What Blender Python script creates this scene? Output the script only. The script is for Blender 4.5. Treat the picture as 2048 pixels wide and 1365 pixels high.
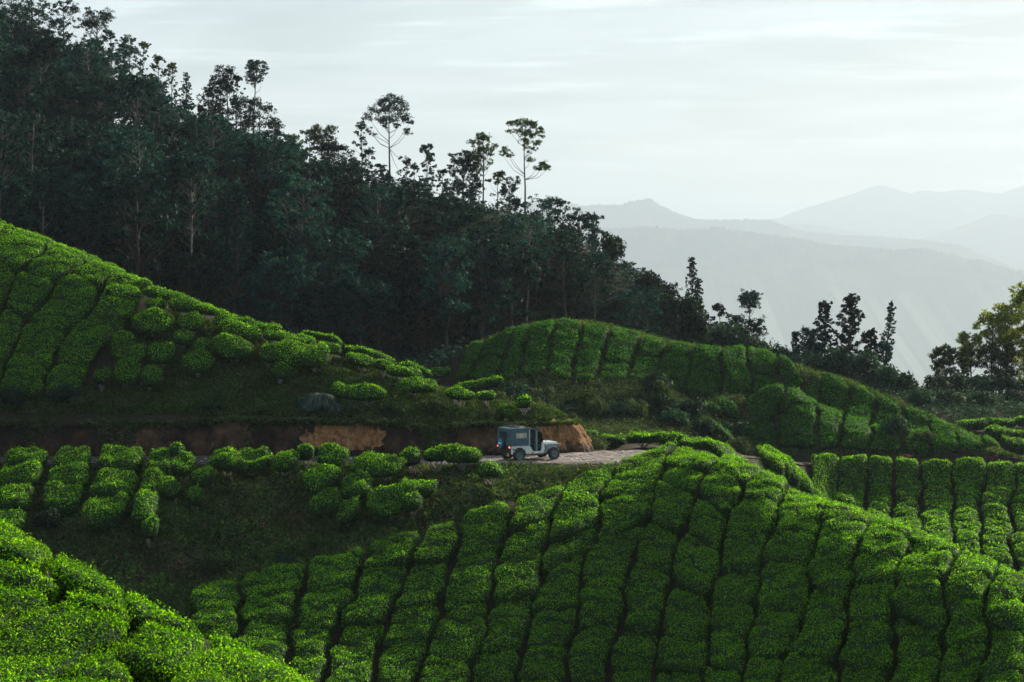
import bpy, bmesh, math, random
import numpy as np
from math import radians as R, pi, sin, cos

# ------------------------------------------------------------------ scene, camera, world, sun, exposure
scene = bpy.context.scene
for _o in list(bpy.data.objects):
    bpy.data.objects.remove(_o)
COL = scene.collection
random.seed(7)
RNG = np.random.default_rng(11)

F = 3500.0            # focal length in pixels of the 2048 wide photograph
HZ = 560.0            # row of the horizon
cam = bpy.data.cameras.new("camera")
cam.sensor_width = 36.0
cam.lens = 36.0 * F / 2048.0
cam.shift_y = -(682.5 - HZ) / 2048.0
cam.clip_start = 0.5
cam.clip_end = 120000.0
cam_ob = bpy.data.objects.new("camera", cam)
cam_ob.rotation_euler = (R(90), 0, 0)
COL.objects.link(cam_ob)
scene.camera = cam_ob

SUN_AZ, SUN_EL = R(42), R(20)      # azimuth from the view direction towards the right, elevation
world = bpy.data.worlds.new("World")
scene.world = world
world.use_nodes = True
wn, wl = world.node_tree.nodes, world.node_tree.links
wn.clear()
w_out = wn.new("ShaderNodeOutputWorld")
w_bg = wn.new("ShaderNodeBackground"); w_bg.inputs["Strength"].default_value = 0.05
w_sky = wn.new("ShaderNodeTexSky"); w_sky.sky_type = 'NISHITA'; w_sky.sun_disc = False
w_sky.sun_elevation = SUN_EL; w_sky.sun_rotation = SUN_AZ; w_sky.air_density = 1.2; w_sky.dust_density = 1.0
w_tc = wn.new("ShaderNodeTexCoord")
w_sep = wn.new("ShaderNodeSeparateXYZ"); wl.new(w_tc.outputs["Generated"], w_sep.inputs[0])
# cloud sheet: the view direction meets a flat layer overhead
w_add = wn.new("ShaderNodeMath"); w_add.operation = 'MAXIMUM'; wl.new(w_sep.outputs[2], w_add.inputs[0]); w_add.inputs[1].default_value = 0.02
w_dx = wn.new("ShaderNodeMath"); w_dx.operation = 'DIVIDE'; wl.new(w_sep.outputs[0], w_dx.inputs[0]); wl.new(w_add.outputs[0], w_dx.inputs[1])
w_dy = wn.new("ShaderNodeMath"); w_dy.operation = 'DIVIDE'; wl.new(w_sep.outputs[1], w_dy.inputs[0]); wl.new(w_add.outputs[0], w_dy.inputs[1])
w_cmb = wn.new("ShaderNodeCombineXYZ"); wl.new(w_dx.outputs[0], w_cmb.inputs[0]); wl.new(w_dy.outputs[0], w_cmb.inputs[1])
w_n1 = wn.new("ShaderNodeTexNoise"); w_n1.inputs["Scale"].default_value = 0.42; w_n1.inputs["Detail"].default_value = 7; w_n1.inputs["Roughness"].default_value = 0.58
w_n1.inputs["Distortion"].default_value = 0.5
wl.new(w_cmb.outputs[0], w_n1.inputs["Vector"])
w_r1 = wn.new("ShaderNodeValToRGB")
w_r1.color_ramp.elements[0].position = 0.39; w_r1.color_ramp.elements[0].color = (0.31, 0.425, 0.50, 1)
w_r1.color_ramp.elements[1].position = 0.59; w_r1.color_ramp.elements[1].color = (0.90, 1.05, 1.12, 1)
wl.new(w_n1.outputs["Fac"], w_r1.inputs[0])
w_val = wn.new("ShaderNodeMix"); w_val.data_type = 'RGBA'; w_val.blend_type = 'MULTIPLY'; w_val.inputs[0].default_value = 1.0
wl.new(w_r1.outputs[0], w_val.inputs[6]); w_val.inputs[7].default_value = (4.75, 4.7, 4.9, 1)
w_mix = wn.new("ShaderNodeMix"); w_mix.data_type = 'RGBA'; w_mix.inputs[0].default_value = 0.72
wl.new(w_sky.outputs[0], w_mix.inputs[6]); wl.new(w_val.outputs[2], w_mix.inputs[7])
# thin bright streaks low over the ridges
w_ay = wn.new("ShaderNodeMath"); w_ay.operation = 'DIVIDE'; wl.new(w_sep.outputs[0], w_ay.inputs[0]); wl.new(w_sep.outputs[1], w_ay.inputs[1])
w_az = wn.new("ShaderNodeMath"); w_az.operation = 'DIVIDE'; wl.new(w_sep.outputs[2], w_az.inputs[0]); wl.new(w_sep.outputs[1], w_az.inputs[1])
w_c2 = wn.new("ShaderNodeCombineXYZ"); wl.new(w_ay.outputs[0], w_c2.inputs[0]); wl.new(w_az.outputs[0], w_c2.inputs[1])
w_m2 = wn.new("ShaderNodeMapping"); w_m2.inputs["Scale"].default_value = (6.5, 85.0, 1); w_m2.inputs["Location"].default_value = (2.4, 0.7, 0); w_m2.inputs["Rotation"].default_value = (0, 0, 0.02); wl.new(w_c2.outputs[0], w_m2.inputs[0])
w_n2 = wn.new("ShaderNodeTexNoise"); w_n2.inputs["Scale"].default_value = 1.0; w_n2.inputs["Detail"].default_value = 6; w_n2.inputs["Roughness"].default_value = 0.6; wl.new(w_m2.outputs[0], w_n2.inputs["Vector"])
w_r2 = wn.new("ShaderNodeMapRange"); w_r2.inputs[1].default_value = 0.54; w_r2.inputs[2].default_value = 0.74; w_r2.inputs[3].default_value = 1.0; w_r2.inputs[4].default_value = 1.9; wl.new(w_n2.outputs["Fac"], w_r2.inputs[0])
w_s2 = wn.new("ShaderNodeVectorMath"); w_s2.operation = 'SCALE'; wl.new(w_mix.outputs[2], w_s2.inputs[0]); wl.new(w_r2.outputs[0], w_s2.inputs["Scale"])
wl.new(w_s2.outputs[0], w_bg.inputs["Color"])
wl.new(w_bg.outputs[0], w_out.inputs["Surface"])

sun = bpy.data.lights.new("sun", 'SUN'); sun.energy = 5.0; sun.angle = R(5); sun.color = (1.0, 0.88, 0.68)
sun_ob = bpy.data.objects.new("sun", sun); COL.objects.link(sun_ob)
sun_ob.rotation_euler = (R(90) - SUN_EL, 0, pi - SUN_AZ)

vs = scene.view_settings
vs.view_transform = 'Standard'; vs.look = 'None'; vs.exposure = 1.65; vs.gamma = 1.0; vs.use_curve_mapping = False
scene.cycles.use_denoising = True
try:
    scene.cycles.denoiser = 'OPENIMAGEDENOISE'
    scene.cycles.denoising_input_passes = 'RGB_ALBEDO_NORMAL'
except Exception:
    pass
scene.cycles.max_bounces = 6
scene.cycles.diffuse_bounces = 3
scene.cycles.transmission_bounces = 4
scene.cycles.volume_bounces = 1
scene.cycles.transparent_max_bounces = 6

# ------------------------------------------------------------------ helpers
def prop(o, label=None, cat=None, group=None, kind=None):
    if label: o["label"] = label
    if cat: o["category"] = cat
    if group: o["group"] = group
    if kind: o["kind"] = kind
    return o

def link(o, parent=None):
    COL.objects.link(o)
    if parent is not None: o.parent = parent
    return o

def empty(name, loc=(0, 0, 0), rz=0.0):
    o = bpy.data.objects.new(name, None); o.empty_display_size = 0.3
    o.location = loc; o.rotation_euler = (0, 0, rz)
    return link(o)

def np_mesh(name, verts, quads=None, tris=None, mats=(), midx=None, smooth=False):
    """verts Nx3, quads Mx4, tris Kx3 -> mesh (fast path)"""
    me = bpy.data.meshes.new(name)
    verts = np.asarray(verts, dtype=np.float32)
    nq = 0 if quads is None else len(quads); nt = 0 if tris is None else len(tris)
    me.vertices.add(len(verts)); me.vertices.foreach_set("co", verts.ravel())
    li = []
    if nq: li.append(np.asarray(quads, dtype=np.int32).ravel())
    if nt: li.append(np.asarray(tris, dtype=np.int32).ravel())
    li = np.concatenate(li)
    me.loops.add(len(li)); me.loops.foreach_set("vertex_index", li)
    starts = np.concatenate([np.arange(nq) * 4, nq * 4 + np.arange(nt) * 3]).astype(np.int32)
    me.polygons.add(nq + nt); me.polygons.foreach_set("loop_start", starts)
    if midx is not None: me.polygons.foreach_set("material_index", np.asarray(midx, dtype=np.int32))
    if smooth: me.polygons.foreach_set("use_smooth", np.ones(nq + nt, dtype=bool))
    for m in mats: me.materials.append(m)
    me.update(calc_edges=True)
    return me

def ob(name, me, parent=None, loc=None):
    o = bpy.data.objects.new(name, me)
    if loc is not None: o.location = loc
    return link(o, parent)

class Geo:
    """collects vertices and faces of one part"""
    def __init__(s): s.v = []; s.q = []; s.t = []; s.n = 0; s.mq = []; s.mt = []
    def add(s, v, q=None, t=None, m=0):
        v = np.asarray(v, dtype=float).reshape(-1, 3)
        if q is not None and len(q):
            q = np.asarray(q).reshape(-1, 4); s.q.append(q + s.n); s.mq += [m] * len(q)
        if t is not None and len(t):
            t = np.asarray(t).reshape(-1, 3); s.t.append(t + s.n); s.mt += [m] * len(t)
        s.v.append(v); s.n += len(v)
    def tube(s, pts, rad, sides=6, m=0, cap=True):
        pts = np.asarray(pts, dtype=float); k = len(pts)
        rad = np.broadcast_to(np.asarray(rad, dtype=float), (k,))
        tan = np.gradient(pts, axis=0); tan /= np.linalg.norm(tan, axis=1)[:, None] + 1e-9
        ref = np.array([0.0, 0.0, 1.0]) if abs(tan[0][2]) < 0.9 else np.array([1.0, 0.0, 0.0])
        a = np.cross(tan, ref); a /= np.linalg.norm(a, axis=1)[:, None] + 1e-9
        b = np.cross(tan, a)
        th = np.arange(sides) * 2 * pi / sides
        V = pts[:, None, :] + rad[:, None, None] * (np.cos(th)[None, :, None] * a[:, None, :] + np.sin(th)[None, :, None] * b[:, None, :])
        i, j = np.meshgrid(np.arange(k - 1), np.arange(sides), indexing='ij')
        j2 = (j + 1) % sides
        q = np.stack([i * sides + j, i * sides + j2, (i + 1) * sides + j2, (i + 1) * sides + j], -1).reshape(-1, 4)
        t = []
        if cap:
            for e in (0, k - 1):
                o = e * sides
                for jj in range(1, sides - 1):
                    t.append((o, o + jj + 1, o + jj) if e == 0 else (o, o + jj, o + jj + 1))
        s.add(V.reshape(-1, 3), q, t, m)
    def box(s, c, d, m=0, rot=None):
        x, y, z = np.array(d) / 2
        v = np.array([(-x, -y, -z), (x, -y, -z), (x, y, -z), (-x, y, -z), (-x, -y, z), (x, -y, z), (x, y, z), (-x, y, z)])
        if rot is not None: v = v @ np.asarray(rot).T
        s.add(v + np.array(c), [(0, 3, 2, 1), (4, 5, 6, 7), (0, 1, 5, 4), (1, 2, 6, 5), (2, 3, 7, 6), (3, 0, 4, 7)], None, m)
    def build(s, name, mats, parent=None, loc=None, smooth=False):
        v = np.concatenate(s.v)
        q = np.concatenate(s.q) if s.q else None
        t = np.concatenate(s.t) if s.t else None
        return ob(name, np_mesh(name, v, q, t, mats, s.mq + s.mt, smooth), parent, loc)
    def mesh(s, name, mats, smooth=False):
        v = np.concatenate(s.v)
        return np_mesh(name, v, np.concatenate(s.q) if s.q else None, np.concatenate(s.t) if s.t else None, mats, s.mq + s.mt, smooth)

def leaf_tris(P, N, L, W, rng, spread=0.8):
    """pointed leaves at P facing roughly N; returns verts (3n x 3), triangles"""
    n = len(P)
    N = N + rng.normal(size=(n, 3)) * spread
    N /= np.linalg.norm(N, axis=1)[:, None] + 1e-9
    T = rng.normal(size=(n, 3)); T -= (T * N).sum(1)[:, None] * N
    T /= np.linalg.norm(T, axis=1)[:, None] + 1e-9
    B = np.cross(N, T)
    L = np.broadcast_to(L, (n,))[:, None] * 0.5; W = np.broadcast_to(W, (n,))[:, None] * 0.5
    V = np.stack([P - T * L * .8 + B * W, P - T * L * .8 - B * W, P + T * L], 1).reshape(-1, 3)
    Q = np.arange(3 * n).reshape(n, 3)
    return V, Q

# ------------------------------------------------------------------ materials
def nt_mat(name):
    m = bpy.data.materials.new(name); m.use_nodes = True
    n = m.node_tree.nodes; l = m.node_tree.links
    return m, n, l, n["Principled BSDF"]

def simple(name, col, rough=0.6, metal=0.0, noise=0.0, nscale=8.0, spec=None, emit=None):
    m, n, l, b = nt_mat(name)
    b.inputs["Base Color"].default_value = (*col, 1); b.inputs["Roughness"].default_value = rough; b.inputs["Metallic"].default_value = metal
    if spec is not None: b.inputs["Specular IOR Level"].default_value = spec
    if noise > 0:
        tc = n.new("ShaderNodeTexCoord"); t = n.new("ShaderNodeTexNoise"); t.inputs["Scale"].default_value = nscale; t.inputs["Detail"].default_value = 6
        l.new(tc.outputs["Object"], t.inputs["Vector"])
        r = n.new("ShaderNodeValToRGB")
        r.color_ramp.elements[0].position = 0.3; r.color_ramp.elements[1].position = 0.7
        r.color_ramp.elements[0].color = (*[c * (1 - noise) for c in col], 1)
        r.color_ramp.elements[1].color = (*[min(1, c * (1 + noise)) for c in col], 1)
        l.new(t.outputs["Fac"], r.inputs[0]); l.new(r.outputs[0], b.inputs["Base Color"])
    if emit:
        b.inputs["Emission Color"].default_value = (*emit[0], 1); b.inputs["Emission Strength"].default_value = emit[1]
    return m

def leaf_mat(name, dark, mid, young, transl=0.35, rough=0.42, spec=0.35, per_tree=0.0):
    """every leaf its own tone; light also passes through the blade"""
    m, n, l, b = nt_mat(name)
    g = n.new("ShaderNodeNewGeometry")
    r = n.new("ShaderNodeValToRGB")
    e = r.color_ramp.elements
    e[0].position = 0.0; e[0].color = (*dark, 1)
    e[1].position = 1.0; e[1].color = (*young, 1)
    x = e.new(0.6); x.color = (*mid, 1)
    l.new(g.outputs["Random Per Island"], r.inputs[0])
    tc = n.new("ShaderNodeNewGeometry"); ns = n.new("ShaderNodeTexNoise"); ns.inputs["Scale"].default_value = 0.55; ns.inputs["Detail"].default_value = 3
    l.new(tc.outputs["Position"], ns.inputs["Vector"])
    mr = n.new("ShaderNodeMapRange"); mr.inputs[1].default_value = 0.3; mr.inputs[2].default_value = 0.7; mr.inputs[3].default_value = 0.72; mr.inputs[4].default_value = 1.25
    l.new(ns.outputs["Fac"], mr.inputs[0])
    mx = n.new("ShaderNodeVectorMath"); mx.operation = 'SCALE'; l.new(r.outputs[0], mx.inputs[0]); l.new(mr.outputs[0], mx.inputs["Scale"])
    if per_tree:
        oi = n.new("ShaderNodeObjectInfo"); pr = n.new("ShaderNodeMapRange"); pr.inputs[3].default_value = 1 - per_tree; pr.inputs[4].default_value = 1 + per_tree * 1.5; l.new(oi.outputs["Random"], pr.inputs[0])
        m2 = n.new("ShaderNodeVectorMath"); m2.operation = 'SCALE'; l.new(mx.outputs[0], m2.inputs[0]); l.new(pr.outputs[0], m2.inputs["Scale"]); mx = m2
    l.new(mx.outputs[0], b.inputs["Base Color"])
    b.inputs["Roughness"].default_value = rough; b.inputs["Specular IOR Level"].default_value = spec
    t = n.new("ShaderNodeBsdfTranslucent")
    tm = n.new("ShaderNodeMix"); tm.data_type = 'RGBA'; tm.blend_type = 'MULTIPLY'; tm.inputs[0].default_value = 1.0
    l.new(mx.outputs[0], tm.inputs[6]); tm.inputs[7].default_value = (1.5, 1.55, 0.6, 1)
    l.new(tm.outputs[2], t.inputs["Color"])
    ms = n.new("ShaderNodeMixShader"); ms.inputs[0].default_value = transl
    l.new(b.outputs[0], ms.inputs[1]); l.new(t.outputs[0], ms.inputs[2])
    l.new(ms.outputs[0], n["Material Output"].inputs["Surface"])
    return m

M = {}
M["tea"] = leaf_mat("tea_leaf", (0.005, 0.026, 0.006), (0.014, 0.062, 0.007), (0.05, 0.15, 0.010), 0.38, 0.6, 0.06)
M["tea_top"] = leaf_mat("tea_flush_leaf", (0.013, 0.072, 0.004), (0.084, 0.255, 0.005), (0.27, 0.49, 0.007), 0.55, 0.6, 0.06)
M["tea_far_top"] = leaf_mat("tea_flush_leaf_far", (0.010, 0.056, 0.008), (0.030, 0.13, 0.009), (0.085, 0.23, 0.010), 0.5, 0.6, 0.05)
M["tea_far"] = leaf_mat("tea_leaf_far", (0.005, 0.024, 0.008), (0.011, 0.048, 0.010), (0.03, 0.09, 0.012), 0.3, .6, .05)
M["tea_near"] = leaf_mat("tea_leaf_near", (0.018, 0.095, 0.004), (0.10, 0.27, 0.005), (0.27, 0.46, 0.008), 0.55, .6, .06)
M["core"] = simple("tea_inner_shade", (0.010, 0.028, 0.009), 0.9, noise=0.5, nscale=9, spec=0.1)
M["stem"] = simple("tea_stem_bark", (0.22, 0.215, 0.20), 0.9, noise=0.5, nscale=14, spec=0.2)
M["tree"] = leaf_mat("forest_leaf", (0.003, 0.015, 0.017), (0.006, 0.030, 0.032), (0.017, 0.058, 0.053), 0.2, .7, .06, .6)
M["tree_light"] = leaf_mat("forest_leaf_pale", (0.004, 0.021, 0.023), (0.009, 0.041, 0.044), (0.024, 0.074, 0.071), 0.2, .7, .05, .5)
M["shrub"] = leaf_mat("shrub_leaf", (0.006, 0.019, 0.013), (0.015, 0.042, 0.026), (0.035, 0.078, 0.044), 0.2, .7, .05, .4)
M["tree_b"] = leaf_mat("forest_leaf_olive", (0.010, 0.024, 0.010), (0.024, 0.052, 0.018), (0.060, 0.095, 0.028), 0.3, .7, .06, .4)
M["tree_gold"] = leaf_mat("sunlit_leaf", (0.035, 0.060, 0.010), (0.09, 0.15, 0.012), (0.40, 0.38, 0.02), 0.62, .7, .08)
M["bark"] = simple("tree_bark", (0.045, 0.042, 0.038), 0.9, noise=0.5, nscale=3, spec=0.2)
M["bark_pale"] = simple("pale_tree_bark", (0.085, 0.088, 0.085), 0.9, noise=0.4, nscale=3, spec=0.2)
M["fern"] = leaf_mat("fern_leaf", (0.02, 0.05, 0.012), (0.055, 0.13, 0.030), (0.12, 0.22, 0.06), 0.35, 0.7, 0.06)
M["dry"] = leaf_mat("dry_brown_leaf", (0.03, 0.022, 0.013), (0.095, 0.068, 0.040), (0.18, 0.14, 0.085), 0.2, 0.8, 0.05)
M["scrub"] = leaf_mat("scrub_leaf", (0.014, 0.030, 0.014), (0.048, 0.080, 0.034), (0.11, 0.14, 0.06), 0.25, 0.8, 0.05)
M["grass"] = leaf_mat("grass_blade", (0.016, 0.036, 0.013), (0.050, 0.095, 0.030), (0.12, 0.16, 0.06), 0.3, 0.8, 0.05)
M["blue_grass"] = leaf_mat("blue_grass_blade", (0.015, 0.035, 0.032), (0.04, 0.08, 0.07), (0.10, 0.16, 0.14), 0.25, 0.7, 0.2)
# ------------------------------------------------------------------ terrain: heights fitted through points measured off the valley
def P3(px, py, D, dz=0.0):
    return ((px - 1024) / F * D, D, -(py - HZ) / F * D - dz)

TH = 0.85   # tea canopy above the ground
ctrl = []
def C(lst, dz=0.0):
    for (px, py, D) in lst: ctrl.append(P3(px, py, D, dz))
# spur with the near tea rows: crest, upper edge, foot
C([(1265, 872, 109), (1350, 866, 107), (1420, 885, 102), (1500, 925, 95), (1560, 960, 90), (1650, 1005, 83), (1750, 1065, 76),
   (1850, 1125, 70), (1950, 1180, 65.5), (2048, 1225, 61.5), (2150, 1280, 57.5), (2300, 1370, 53)], TH)
C([(1340, 895, 99), (1270, 922, 97), (1200, 958, 94), (1100, 1003, 90.5), (950, 1045, 88), (850, 1085, 86.5), (700, 1115, 85.5), (500, 1168, 84.5)], TH)
C([(1300, 1365, 76.5), (1024, 1365, 77), (1150, 1365, 77), (1500, 1365, 71), (1750, 1365, 64.5), (1900, 1365, 60.5), (2048, 1365, 56.5), (600, 1365, 75), (800, 1365, 76.5)], TH)
C([(1300, 1120, 86.5), (1500, 1150, 80.5), (1700, 1180, 72.8), (1100, 1180, 84), (1850, 1240, 66)], TH - 0.25)
# behind the spur: dip, then the lower right field
ctrl += [(14, 100, -13.2), (20, 100, -17.5), (22, 88, -17.5), (26, 78, -18.0), (32, 88, -21.5), (32, 100, -21.0), (28, 70, -17.0), (26, 58, -15.5), (34, 62, -19), (45, 100, -23), (50, 80, -25)]
C([(1560, 948, 124), (1680, 950, 124.5), (1800, 950, 124.5), (1930, 950, 124.5), (2060, 950, 124.5), (2250, 950, 125), (1680, 1010, 119), (1850, 1060, 115), (2048, 1140, 110), (2048, 1210, 106.5), (1950, 1150, 109.5), (2200, 1240, 105)], TH)
# bench by the bend, foot of the middle hill
ctrl += [(4.0, 104, -10.3), (7.5, 103, -10.35), (6, 112, -10.45), (9.5, 112, -10.7), (3.5, 113, -10.3), (8, 118, -10.5), (5, 122, -10.3), (-2, 122, -9.9), (13, 118, -11.6), (17, 121, -12.6), (24, 127.2, -13.1), (31, 127.5, -13.1), (38, 127.5, -13.2), (47, 128, -13.4)]
# middle tea hill and dark scrub under it
C([(900, 730, 139), (1000, 655, 143), (1100, 627, 146), (1200, 630, 146.5), (1300, 656, 145.5), (1400, 676, 144), (1500, 692, 142), (1590, 724, 140)], TH)
C([(920, 785, 133), (1050, 762, 133.5), (1200, 765, 133.5), (1350, 775, 133), (1450, 768, 133), (1560, 755, 135)], TH * .9)
C([(1150, 690, 140), (1300, 712, 139.5), (1450, 725, 138.5)], TH * .7)
C([(1000, 835, 126), (1150, 835, 126.5), (1300, 845, 126.5), (1420, 860, 127)])
# right tea hill
C([(1640, 738, 143), (1700, 744, 142), (1750, 766, 140.5), (1820, 792, 138.5), (1880, 822, 136.5), (1950, 852, 134.5), (2000, 882, 132.5), (2070, 920, 130.5)], TH)
C([(1560, 778, 138.5), (1480, 800, 136.5), (1400, 820, 133.5), (1640, 800, 136.5), (1800, 840, 134), (1500, 850, 131.5)], TH)
C([(1480, 893, 128.5), (1600, 893, 128.3), (1750, 900, 128.3), (1900, 903, 128.2), (2010, 912, 128)])
C([(1930, 838, 152), (2048, 833, 152), (2200, 830, 153), (1990, 870, 146), (2100, 890, 146)], TH)
ctrl += [(35, 141, -15.0), (42, 139, -16.5), (30, 146, -12.6)]
# ground behind the middle and right hills
ctrl += [(1, 160, -5.0), (10, 160, -6.0), (17, 158, -7.6), (24, 158, -8.6), (30, 158, -9.3), (38, 165, -11.0), (46, 172, -11.6), (54, 180, -12.5), (60, 190, -14), (48, 200, -16), (30, 200, -20), (15, 200, -14), (20, 180, -10.5), (36, 182, -13), (60, 160, -13)]
# left tea slope: crest and the ground above the cut bank
C([(-250, 330, 124), (-100, 395, 121), (0, 444, 118.5), (100, 492, 116.5), (200, 537, 114.8), (300, 577, 113.2), (400, 611, 112), (500, 641, 111.3), (600, 666, 110.8), (680, 690, 110.4), (750, 712, 110), (850, 742, 109.3), (950, 768, 108.6), (1030, 793, 108)], TH)
C([(1100, 815, 106.5), (1140, 842, 105.2)])
ctrl += [(5.3, 104.8, -10.3), (5.3, 107, -10.4), (4.0, 109.5, -10.35), (1.8, 112.2, -10.3), (6.0, 105.5, -10.35)]
C([(-250, 815, 103.4), (-100, 822, 103.3), (0, 826, 103.3), (150, 830, 103.3), (300, 832, 103.3), (450, 832, 103.3), (600, 832, 103.3), (750, 836, 103.4), (850, 842, 103.4), (950, 846, 103.4), (1050, 850, 103.3), (1120, 855, 103.2)])
C([(150, 690, 108.2), (350, 735, 106.8), (550, 760, 106.3), (0, 660, 109.5), (750, 790, 105.8)], .15)
# behind the left crest
ctrl += [(-42, 132, 1.0), (-34, 130, -1.2), (-25, 127, -4.0), (-16, 124, -7.0), (-8, 120, -9.2), (-2, 115, -10.0), (-48, 128, 5.0)]
# scrub slope below the road
C([(-150, 945, 96.3), (0, 945, 96.3), (200, 945, 96.3), (400, 942, 96.6), (600, 942, 96.6), (800, 942, 96.6), (950, 942, 96.6), (1100, 945, 96.4), (1190, 948, 96.2)])
C([(100, 1010, 92.5), (300, 1070, 90), (450, 1150, 88), (650, 1120, 88), (850, 1055, 89.5), (1000, 995, 91.8), (1120, 975, 94.2), (-100, 1000, 92.5), (0, 1100, 88)])
ctrl += [(-27, 84, -16.0), (-20, 82, -16.2), (-33, 80, -17), (-22, 72, -18.2), (-14, 66, -19), (0, 62, -19.5), (-30, 66, -19)]
# foreground hill under the camera
C([(-250, 930, 37), (-60, 1018, 36), (0, 1047, 35.6), (100, 1094, 35), (200, 1152, 34.4), (300, 1203, 33.8), (400, 1248, 33.2), (500, 1303, 32.4), (640, 1368, 31.4), (800, 1450, 30)], .7)
C([(0, 1365, 29.2), (200, 1365, 29.6), (350, 1365, 30), (0, 1220, 32.0), (200, 1260, 32)], .7)
ctrl += [(-10, 44, -10.5), (-5, 44, -12), (-14, 50, -13.5), (-4, 52, -16), (3, 40, -13), (-18, 42, -8), (-9, 20, -5.4), (-4, 20, -6.2), (0, 20, -7.0), (6, 25, -9.5), (0, 5, -2.0), (8, 10, -4.5), (-8, 5, -2.6), (12, 40, -14.5), (16, 30, -12), (20, 45, -15.5)]
# forested hill: foot, flank, ridge
ridge_px = [(-400, -60, 238), (-200, 50, 232), (0, 135, 225), (150, 205, 220), (300, 292, 215), (500, 352, 210), (780, 428, 203), (1050, 505, 197), (1230, 588, 190), (1350, 645, 180), (1500, 695, 172)]
C(ridge_px)
ctrl += [(-62, 150, 6.0), (-44, 150, 1.5), (-32, 150, -2.0), (-20, 150, -5.0), (-10, 150, -7.0), (-4, 150, -6.5), (0, 152, -4.8)]
ctrl += [(x, y + 35, z - 12) for (x, y, z) in [P3(*q) for q in ridge_px]]
ctrl += [(-100, 160, 14), (-95, 110, 5), (-80, 100, -4), (-80, 60, -14), (-60, 30, -8), (60, 30, -18), (70, 110, -24), (90, 150, -18), (100, 220, -40), (0, 280, -50), (-100, 290, -10), (60, 280, -60), (0, 0, -1.7)]
ctrl = np.array(ctrl)

def tps(r2):
    return 0.5 * r2 * np.log(r2 + 1e-6)
_cxy = ctrl[:, :2] / 50.0
_n = len(ctrl)
_K = tps(((_cxy[:, None] - _cxy[None]) ** 2).sum(-1)) + np.eye(_n) * 2e-4
_Pm = np.concatenate([np.ones((_n, 1)), _cxy], 1)
_A = np.zeros((_n + 3, _n + 3)); _A[:_n, :_n] = _K; _A[:_n, _n:] = _Pm; _A[_n:, :_n] = _Pm.T
_w = np.linalg.solve(_A, np.concatenate([ctrl[:, 2], np.zeros(3)]))
def rbf(x, y):
    q = np.stack([x, y], -1).reshape(-1, 2) / 50.0
    out = np.empty(len(q))
    for i in range(0, len(q), 20000):
        s = q[i:i + 20000]
        out[i:i + 20000] = tps(((s[:, None] - _cxy[None]) ** 2).sum(-1)) @ _w[:_n] + _w[_n] + s @ _w[_n + 1:]
    return out.reshape(np.shape(x))

GX0, GX1, GY0, GY1, GS = -130.0, 130.0, -12.0, 330.0, 0.5
_gx = np.arange(GX0, GX1 + GS, GS); _gy = np.arange(GY0, GY1 + GS, GS)
_cx, _cy = _gx[::3], _gy[::3]
_XX, _YY = np.meshgrid(_cx, _cy)
_Zc = rbf(_XX, _YY)
def nat(x, y):
    """natural ground, bicubic-ish lookup in the 1.5 m table"""
    s = GS * 3
    fx = np.clip((np.asarray(x, float) - GX0) / s, 1, len(_cx) - 3.001); fy = np.clip((np.asarray(y, float) - GY0) / s, 1, len(_cy) - 3.001)
    i = fx.astype(int); j = fy.astype(int); u = fx - i; v = fy - j
    def w(t): return (-.5 * t ** 3 + t ** 2 - .5 * t, 1.5 * t ** 3 - 2.5 * t ** 2 + 1, -1.5 * t ** 3 + 2 * t ** 2 + .5 * t, .5 * t ** 3 - .5 * t ** 2)
    wu, wv = w(u), w(v); z = 0
    for a in range(4):
        for b in range(4):
            z = z + wv[a] * wu[b] * _Zc[j + a - 1, i + b - 1]
    return z

# the dirt road: plan centre line with height and half width
road_cl = np.array([(-75, 99.3, -10.30, 1.6), (-45, 99.4, -10.30, 1.6), (-30, 99.4, -10.30, 1.6), (-15, 99.5, -10.30, 1.7), (-4, 99.6, -10.30, 1.8), (0.5, 99.8, -10.30, 1.9),
                    (4.0, 100.6, -10.32, 2.6), (7.0, 101.9, -10.34, 3.1), (9.6, 103.4, -10.4, 2.6), (12.0, 106.0, -10.65, 1.9), (14.0, 110.0, -11.2, 1.6), (16.0, 114.5, -11.8, 1.2),
                    (19.0, 119.8, -12.6, .9), (23.0, 123.6, -13.3, .7), (28, 126.0, -13.7, .65), (34, 126.4, -13.85, .65), (45, 126.4, -13.95, .65), (70, 126.9, -14.2, .65)])
def _resample(p, n):
    p = np.asarray(p, float); d = np.concatenate([[0], np.cumsum(np.linalg.norm(np.diff(p[:, :2], axis=0), axis=1))])
    # smooth catmull-rom through the points
    t = np.linspace(0, d[-1], n); k = np.clip(np.searchsorted(d, t, side='right') - 1, 0, len(p) - 2)
    u = ((t - d[k]) / (d[k + 1] - d[k]))[:, None]
    h = (d[k + 1] - d[k])[:, None]
    tan = np.gradient(p, d, axis=0)
    m0, m1 = tan[k] * h, tan[k + 1] * h
    return (2 * u ** 3 - 3 * u ** 2 + 1) * p[k] + (u ** 3 - 2 * u ** 2 + u) * m0 + (-2 * u ** 3 + 3 * u ** 2) * p[k + 1] + (u ** 3 - u ** 2) * m1
ROAD = _resample(road_cl, 420)
_rt = np.gradient(ROAD[:, :2], axis=0); _rt /= np.linalg.norm(_rt, axis=1)[:, None]
ROAD_N = np.stack([-_rt[:, 1], _rt[:, 0]], 1)      # to the uphill (far / left) side

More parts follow.
